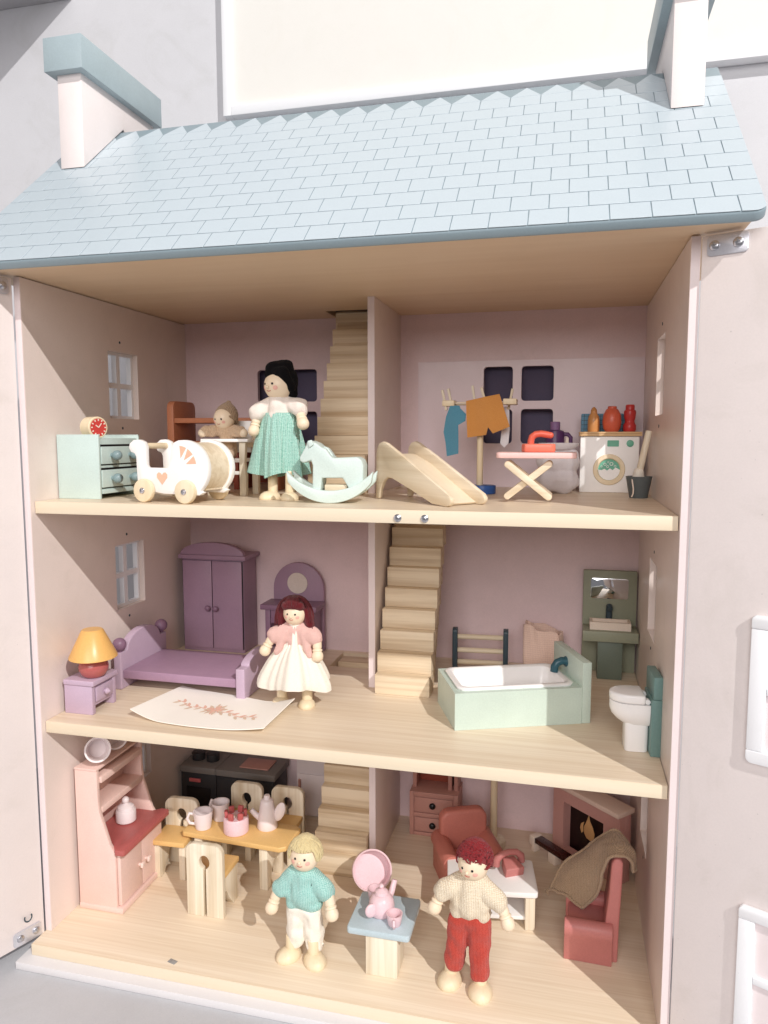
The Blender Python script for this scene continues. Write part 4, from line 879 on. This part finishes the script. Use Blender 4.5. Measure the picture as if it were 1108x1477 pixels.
copy_thing(c0, (15.2, 20.6, Z), 180, 'dining chair behind the mustard table in the middle')
copy_thing(c0, (20.6, 20.7, Z), 180, 'dining chair behind the table in front of the stairs')
TZ = Z + 5.56
cup('toy_cup', 'white cup nearest the hutch on the mustard table', (10.6, 13.3, TZ), 1.15, 2.0, 'pink_white', 200, group='cups on the dining table')
cup('toy_cup', 'white cup behind the cake on the mustard table', (11.7, 15.6, TZ), 1.1, 2.1, 'pink_white', 160, group='cups on the dining table')
t = thing('toy_cake', 'round pink cake topped with strawberry pieces on the mustard table', 'cake', (14.7, 13.5, TZ))
MB().lathe([(0,0),(1.38,0),(1.45,.08),(1.45,1.7),(1.38,1.8),(0,1.8)], seg=40).build('cake', 'candy_pink', t)
for k in range(6):
    a = k*math.pi/3+.4; m = MB(); m.box(-.2, .2, -.32, .32, 1.78, 2.6, .1, mtx=tr(.85*math.cos(a), .85*math.sin(a), 0) @ rot(math.degrees(a)) @ rot(6,'Y')); m.build('strawberry', 'strawberry', t)
m = MB()
for k in range(3): m.box(-1.3, 1.3, -.04, .04, 1.79, 1.84, 0, mtx=rot(k*60+8))
m.build('cut_line', 'cream', t)
t = thing('coffee_pot', 'tall white coffee pot with leaf-shaped handle', 'coffee pot', (17.9, 15.2, TZ))
MB().lathe([(0,0),(1.15,0),(1.22,.12),(1.1,1.0),(.82,2.9),(.72,3.3),(.6,3.42),(.38,3.48),(.38,3.8),(.3,3.95),(0,3.98)], seg=36).build('body', 'pink_white', t)
m = MB(); m.tube([(-.75,0,.95),(-1.4,-.05,1.35),(-2.0,-.1,1.95)], [.42,.34,.3], 14); m.build('spout', 'pink_white', t)
m = MB(); m.ell((1.55,0,2.05), (.62,.24,1.25), 20, rot(22,'Y')); m.build('handle', 'pink_white', t)

# dark kitchen units and pale fridge at the back
t = thing('stove_unit', 'charcoal stove unit with grey top in the dark kitchen corner', 'stove', (.6, 25.8, Z))
MB().box(0, 5.2, .3, 5.2, 0, 5.6, .05).build('body', 'charcoal', t)
MB().box(-.1, 5.25, 0, 5.4, 5.61, 6.5, .1).build('worktop', 'grey_counter', t)
MB().box(1.3, 3.0, .05, .29, 4.3, 4.8, .08).build('handle', 'strawberry', t)
MB().box(.8, 4.4, .18, .29, .8, 3.6, .1).build('oven_door', 'black', t)
for x in (1.5, 3.7): MB().cyl((x,2.6,6.5), (x,2.6,7.5), .9, .95, 24).build('pan', 'charcoal', t)
t = thing('kitchen_counter', 'charcoal kitchen counter beside the stove unit', 'counter', (5.9, 25.8, Z))
MB().box(0, 8.3, .3, 5.2, 0, 5.6, .05).build('body', 'charcoal', t)
MB().box(-.02, 8.6, 0, 5.4, 5.61, 6.5, .1).build('worktop', 'grey_counter', t)
MB().box(3.0, 7.2, 1.2, 4.2, 6.51, 6.7, .06).build('tray', 'dresser_rose', t)
for x0, x1 in ((.3, 4.1), (4.2, 8.0)): MB().box(x0, x1, .15, .29, .5, 5.3, .05).build('door', 'charcoal', t)
t = thing('toy_fridge', 'pale fridge half hidden behind the ground floor stairs', 'fridge', (16.6, 28.3, Z))
MB().box(0, 5.2, .25, 3.3, 0, 14, .1).build('body', 'pink_white', t)
for z0, z1 in ((.3, 6.0), (6.15, 13.7)): d = MB().box(.1, 5.1, 0, .24, z0, z1, .08).build('door', 'pink_white', t); MB().box(.35, .7, -.3, 0, z0+3.2, z0+5.0, .08).build('handle', 'dresser_rose', d)

# small blue table with tea things
t = thing('side_table', 'small pale blue square table with pale wood leg', 'table', (34.75, 4.4, Z))
MB().prism(rr(-3.05, 3.1, -2.95, 2.95, .35, 5), 'z', 4.0, 4.65, .1).build('table_top', 'sky_blue', t)
m = MB(); m.box(-1.2, 1.9, -2.75, .25, 0, 3.99, .07); m.build('leg', 'pale_wood', t)
TZ = Z + 4.66
t = thing('pink_teapot', 'pink toy teapot with round lid on the blue table', 'teapot', (34.5, 4.2, TZ))
MB().lathe([(0,0),(.95,0),(1.2,.25),(1.3,.9),(1.15,1.6),(.8,2.05),(.5,2.15),(0,2.15)], seg=36).build('body', 'candy_pink', t)
m = MB(); m.lathe([(0,2.16),(.7,2.14),(.62,2.4),(.3,2.6),(0,2.65)], seg=28); m.ell((0,0,2.85), .25); m.build('lid', 'candy_pink', t)
m = MB(); m.tube([(.4,.9,.9),(.7,1.5,1.6),(.9,1.9,2.5)], [.42,.32,.27], 12); m.build('spout', 'candy_pink', t)
m = MB(); m.ell((-.75,-1.2,.95), (.62,.3,.7), 18, rot(35)); m.build('handle', 'candy_pink', t)
cup('tea_cup', 'pink cup nearest the viewer on the blue table', (36.1, 2.9, TZ), .8, 1.1, 'candy_pink', -80, group='cups on the blue table')
cup('tea_cup', 'pink cup behind the teapot on the blue table', (33.3, 6.3, TZ), .8, 1.1, 'candy_pink', 70, group='cups on the blue table')
t = thing('pink_basin', 'round pink basin lying on its side near the stairs', 'basin', (30.7, 13.3, Z))
m = MB(); m.lathe([(0,0),(2.0,0),(2.15,.12),(2.2,1.9),(2.1,1.95),(2.02,1.9),(1.98,.3),(0,.26)], seg=48); m.xf(tr(0,1.0,2.62) @ rot(22,'Z') @ rot(62,'X') ); m.build('bowl', 'candy_pink', t)

# living room
t = thing('rose_dresser', 'dusty rose dresser with two drawers in living room corner', 'dresser', (32.5, 27.3, Z))
MB().box(0, 6.3, .25, 4.2, 0, 5.85, .06).build('body', 'dresser_rose', t)
for x0 in (0, 5.75): MB().box(x0, x0+.55, 0, .24, 0, 5.85, .04).build('stile', 'dresser_rose', t)
for z0, z1 in ((5.3, 5.85), (2.55, 3.05), (0, .45)): MB().box(.56, 5.74, 0, .24, z0, z1, .04).build('rail', 'dresser_rose', t)
for z0, z1 in ((3.2, 5.1), (.58, 2.4)):
    d = MB().box(.72, 5.58, .05, .24, z0, z1, .05).build('drawer', 'dresser_rose', t)
    m = MB(); m.ell((3.0,-.12,(z0+z1)/2), (.42,.3,.42), 18); m.build('knob', 'black', d)
for x in (.2, 4.8, 5.6): MB().box(x, x+.5, 1.2, 4.0, 5.86, 13, .05).build('upright', 'dresser_rose', t)
MB().box(.71, 4.79, 3.5, 4.0, 5.86, 13, .02).build('back_panel', 'brick', t)
for z in (9.2, 13.01): MB().box(.2, 6.1, 1.1, 4.1, z, z+.5, .05).build('shelf', 'dresser_rose', t) if z > 13 else MB().box(.72, 4.78, 1.3, 3.49, z, z+.5, .03).build('shelf', 'dresser_rose', t)
# armchair
t = thing('armchair', 'terracotta armchair with rolled arms behind the red-haired doll', 'armchair', (37.0, 20.6, Z), 24)
MB().prism(rr(.5, 6.2, 1.8, 7.3, 1.2, 7, '0011'), 'y', -.9, .6, .4, seg=4).build('backrest', 'arm_red', t)
for x in (-.1, 5.4):
    MB().prism([(x,0),(x+1.3,0),(x+1.3,3.0)] + arc(x+.65, 3.6, .98, -35, 215, 14) + [(x,3.0)], 'y', -5.6, .55, .1, ang=50).build('arm', 'arm_red', t)
MB().box(1.22, 5.38, -5.3, -.92, .4, 2.8, .3, seg=4).build('seat', 'arm_red', t)
t = thing('floor_lamp', 'pale floor lamp with tall pole behind the armchair', 'floor lamp', (43.3, 27.6, Z))
MB().lathe([(0,0),(1.5,0),(1.55,.12),(1.5,.7),(1.0,1.0),(0,1.02)], seg=36).build('base', 'pale_wood', t)
MB().cyl((0,0,.9), (0,0,14.5), .45, .42, 20).build('pole', 'beech', t)
MB().lathe([(2.0,13.8),(1.1,16.4),(0,16.45),(0,16.3),(1.0,16.3),(1.9,13.8)], seg=36).build('shade', 'cream', t)
# coffee table
t = thing('coffee_table', 'white coffee table with lower shelf and natural wood legs', 'coffee table', (49.2, 11.7, Z), 9)
MB().prism(rr(-9.2, .2, -.1, 6.1, .45, 5), 'z', 3.7, 4.3, .1).build('table_top', 'white', t)
for x in (-8.9, -1.1):
    for y in (.15, 4.9): MB().box(x, x+1.0, y, y+1.0, 0, 3.69, .06).build('leg', 'pale_wood', t)
MB().box(-8.6, -.4, .5, 5.6, .9, 1.3, .06).build('shelf', 'white', t)
t = thing('toy_telephone', 'red toy telephone with curved handset on the white coffee table', 'telephone', (46.3, 15.0, Z+4.31), 30)
MB().prism([(-1.1,-.95),(1.1,-.95),(.7,.95),(-.7,.95)], 'z', 0, 1.15, .12, seg=3, mtx=rot(12,'X')).build('body', 'sofa_red', t)
m = MB(); m.tube([(-1.5,.5,.6),(-1.45,.5,1.25),(-.9,.5,1.75),(0,.5,1.9),(.9,.5,1.75),(1.45,.5,1.25),(1.5,.5,.6)], [.42,.42,.36,.33,.36,.42,.42], 14); m.build('handset', 'sofa_red', t)
# sofa
t = thing('sofa', 'dusty red sofa with tall back and rolled arms at right wall', 'sofa', (52.0, 8.1, Z), -2)
for y, sg in ((0, 1), (5.3, -1)):
    yy = lambda v: y+(v if sg > 0 else 1.3-v)
    MB().prism([(yy(a), b) for a, b in [(.2,0),(1.3,0),(1.3,2.5),(1.42,2.9)] + arc(.72, 3.25, .82, 0, 190, 12) + [(-.05,2.75),(.2,2.45)]], 'x', 0, 4.55, .08, ang=50).build('arm', 'sofa_red', t)
MB().box(.25, 4.0, 1.32, 5.28, .5, 3.0, .25, seg=3).build('seat', 'sofa_red', t)
MB().prism([(3.7,0),(5.1,0),(5.15,4.0),(5.3,8.0),(5.35,10.4),(5.0,10.75),(4.55,10.65),(4.3,10.1),(4.15,7.0),(3.75,3.2)], 'y', .9, 5.7, .18, seg=3).build('backrest', 'sofa_red', t)
# blanket
t = thing('knit_blanket', 'brown knitted blanket draped over the sofa back', 'blanket', (0, 0, Z))
ctl = [[(58.4,9.8,9.1),(58.7,10.6,9.0),(58.5,11.8,9.1),(58.2,13.2,9.0)], [(58.2,9.2,10.5),(58.5,10.4,10.8),(58.3,11.8,10.8),(58.0,13.4,10.4)], [(57.1,8.8,11.15),(57.1,10.3,11.6),(57.0,11.8,11.5),(56.7,13.6,11.05)], [(56.0,9.1,10.6),(55.7,10.9,10.7),(55.4,12.6,10.4),(55.2,14.4,9.5)], [(55.6,9.8,8.7),(55.0,11.4,8.9),(54.3,13.2,8.6),(53.8,15,7.7)], [(55.0,10.6,5.6),(53.8,11.9,6.4),(52.7,13.4,6.6),(52.0,14.8,6.2)], [(54.2,11.1,4.3),(52.9,12,4.7),(51.7,13,4.7),(51.0,14.0,4.6)], [(53.8,11.3,3.7),(52.2,12.2,4.2),(51.2,13,4.0),(50.6,13.6,3.8)]]
def cr(p0, p1, p2, p3, s): return .5*((2*p1)+(p2-p0)*s+(2*p0-5*p1+4*p2-p3)*s*s+(3*p1-p0-3*p2+p3)*s**3)
def spl(P_, n):
    P_ = [Vector(p) for p in P_]; P_ = [P_[0]*2-P_[1]]+P_+[P_[-1]*2-P_[-2]]; out = []
    for i in range(1, len(P_)-2):
        for k in range(n): out.append(cr(P_[i-1], P_[i], P_[i+1], P_[i+2], k/n))
    out.append(P_[-2]); return out
rows = [spl(r_, 8) for r_ in ctl]; cols = [spl([r_[j] for r_ in rows], 6) for j in range(len(rows[0]))]
from mathutils import noise as N_
cols = [[p + Vector((.2,-.1,.25))*N_.noise(p*.55) + Vector((0,0,.12))*N_.noise(p*1.6) for p in c_] for c_ in cols]
MB().grid(cols, .22).build('knit_sheet', 'brown_knit', t, ang=80)
m = MB()
for k in (0, -1):
    e = cols[k]; m.tube(e, .17, 8)
m.tube([c_[0] for c_ in cols], .17, 8); m.tube([c_[-1] for c_ in cols], .17, 8); m.build('hem', 'brown_knit', t, ang=80)
m = MB()
for k in range(5): b_ = cols[-1][-1]; m.tube([b_, b_+Vector((-.25-.1*k,-.2+.08*k,-.25)), b_+Vector((-.2-.08*k,-.3+.14*k,-.65))], .05, 5)
m.build('fringe', 'brown_knit', t)
# fireplace
t = thing('fireplace', 'rose pink corner fireplace with painted flame and cream mantel', 'fireplace', (50.6, 28.9, Z), -43.5)
FW = 10.2
m = MB(); slab_holes(m, 'y', 0, .9, 0, FW, 0, 8.4, [(1.7, 7.9, .6, 6.5)]); m.build('surround', 'rose_wall', t)
for x0, x1, z0 in ((0, 1.65, 0), (7.95, FW, 0), (1.66, 7.94, 6.55)): MB().box(x0, x1, .91, 2.0, z0, 8.4, .02).build('breast', 'rose_wall', t)
MB().box(1.66, 7.94, 1.3, 1.9, .0, 6.53, 0).build('firebox', 'firebox', t)
MB().box(-.35, FW+.4, -.75, 2.1, 8.42, 9.0, .07).build('mantel', 'mantel', t)
FX = -.9
fl = [(5.3,2.3),(5.9,2.2),(6.4,2.6),(6.5,3.3),(6.2,4.0),(5.75,4.6),(5.55,5.3),(5.35,4.7),(5.1,4.1),(4.85,3.6),(4.9,2.8)]
m = MB(); m.prism([(a+FX, b+.4) for a, b in fl], 'y', 1.18, 1.28, .02); m.build('flame', 'flame', t); m = MB(); m.prism([(a+FX, b+.4) for a, b in [(4.5,2.6),(4.75,2.9),(4.7,3.6),(4.85,4.2),(4.4,3.8),(4.25,3.2)]], 'y', 1.18, 1.28, .02); m.build('flame', 'flame', t)
MB().prism(arc(6.95+FX, 2.9, .28, 0, 324, 9), 'y', 1.18, 1.28, .02).build('spark', 'candy_pink', t)
t = thing('hearth_log', 'dark brown board with cream ends lying in front of fireplace', 'board', (48.3, 27.6, Z), -43.5)
MB().box(.75, 6.2, -.6, .6, 1.3, 1.9, .06).build('board', 'dark_log', t)
m = MB(); m.box(-.05, .74, -.7, .7, .9, 2.0, .05); m.build('end_block', 'cream', t); MB().box(3.0, 4.2, -.55, .55, 0, 1.29, .05).build('foot', 'cream', t); MB().box(.1, .7, -.5, .5, 0, .89, .05).build('foot', 'cream', t)
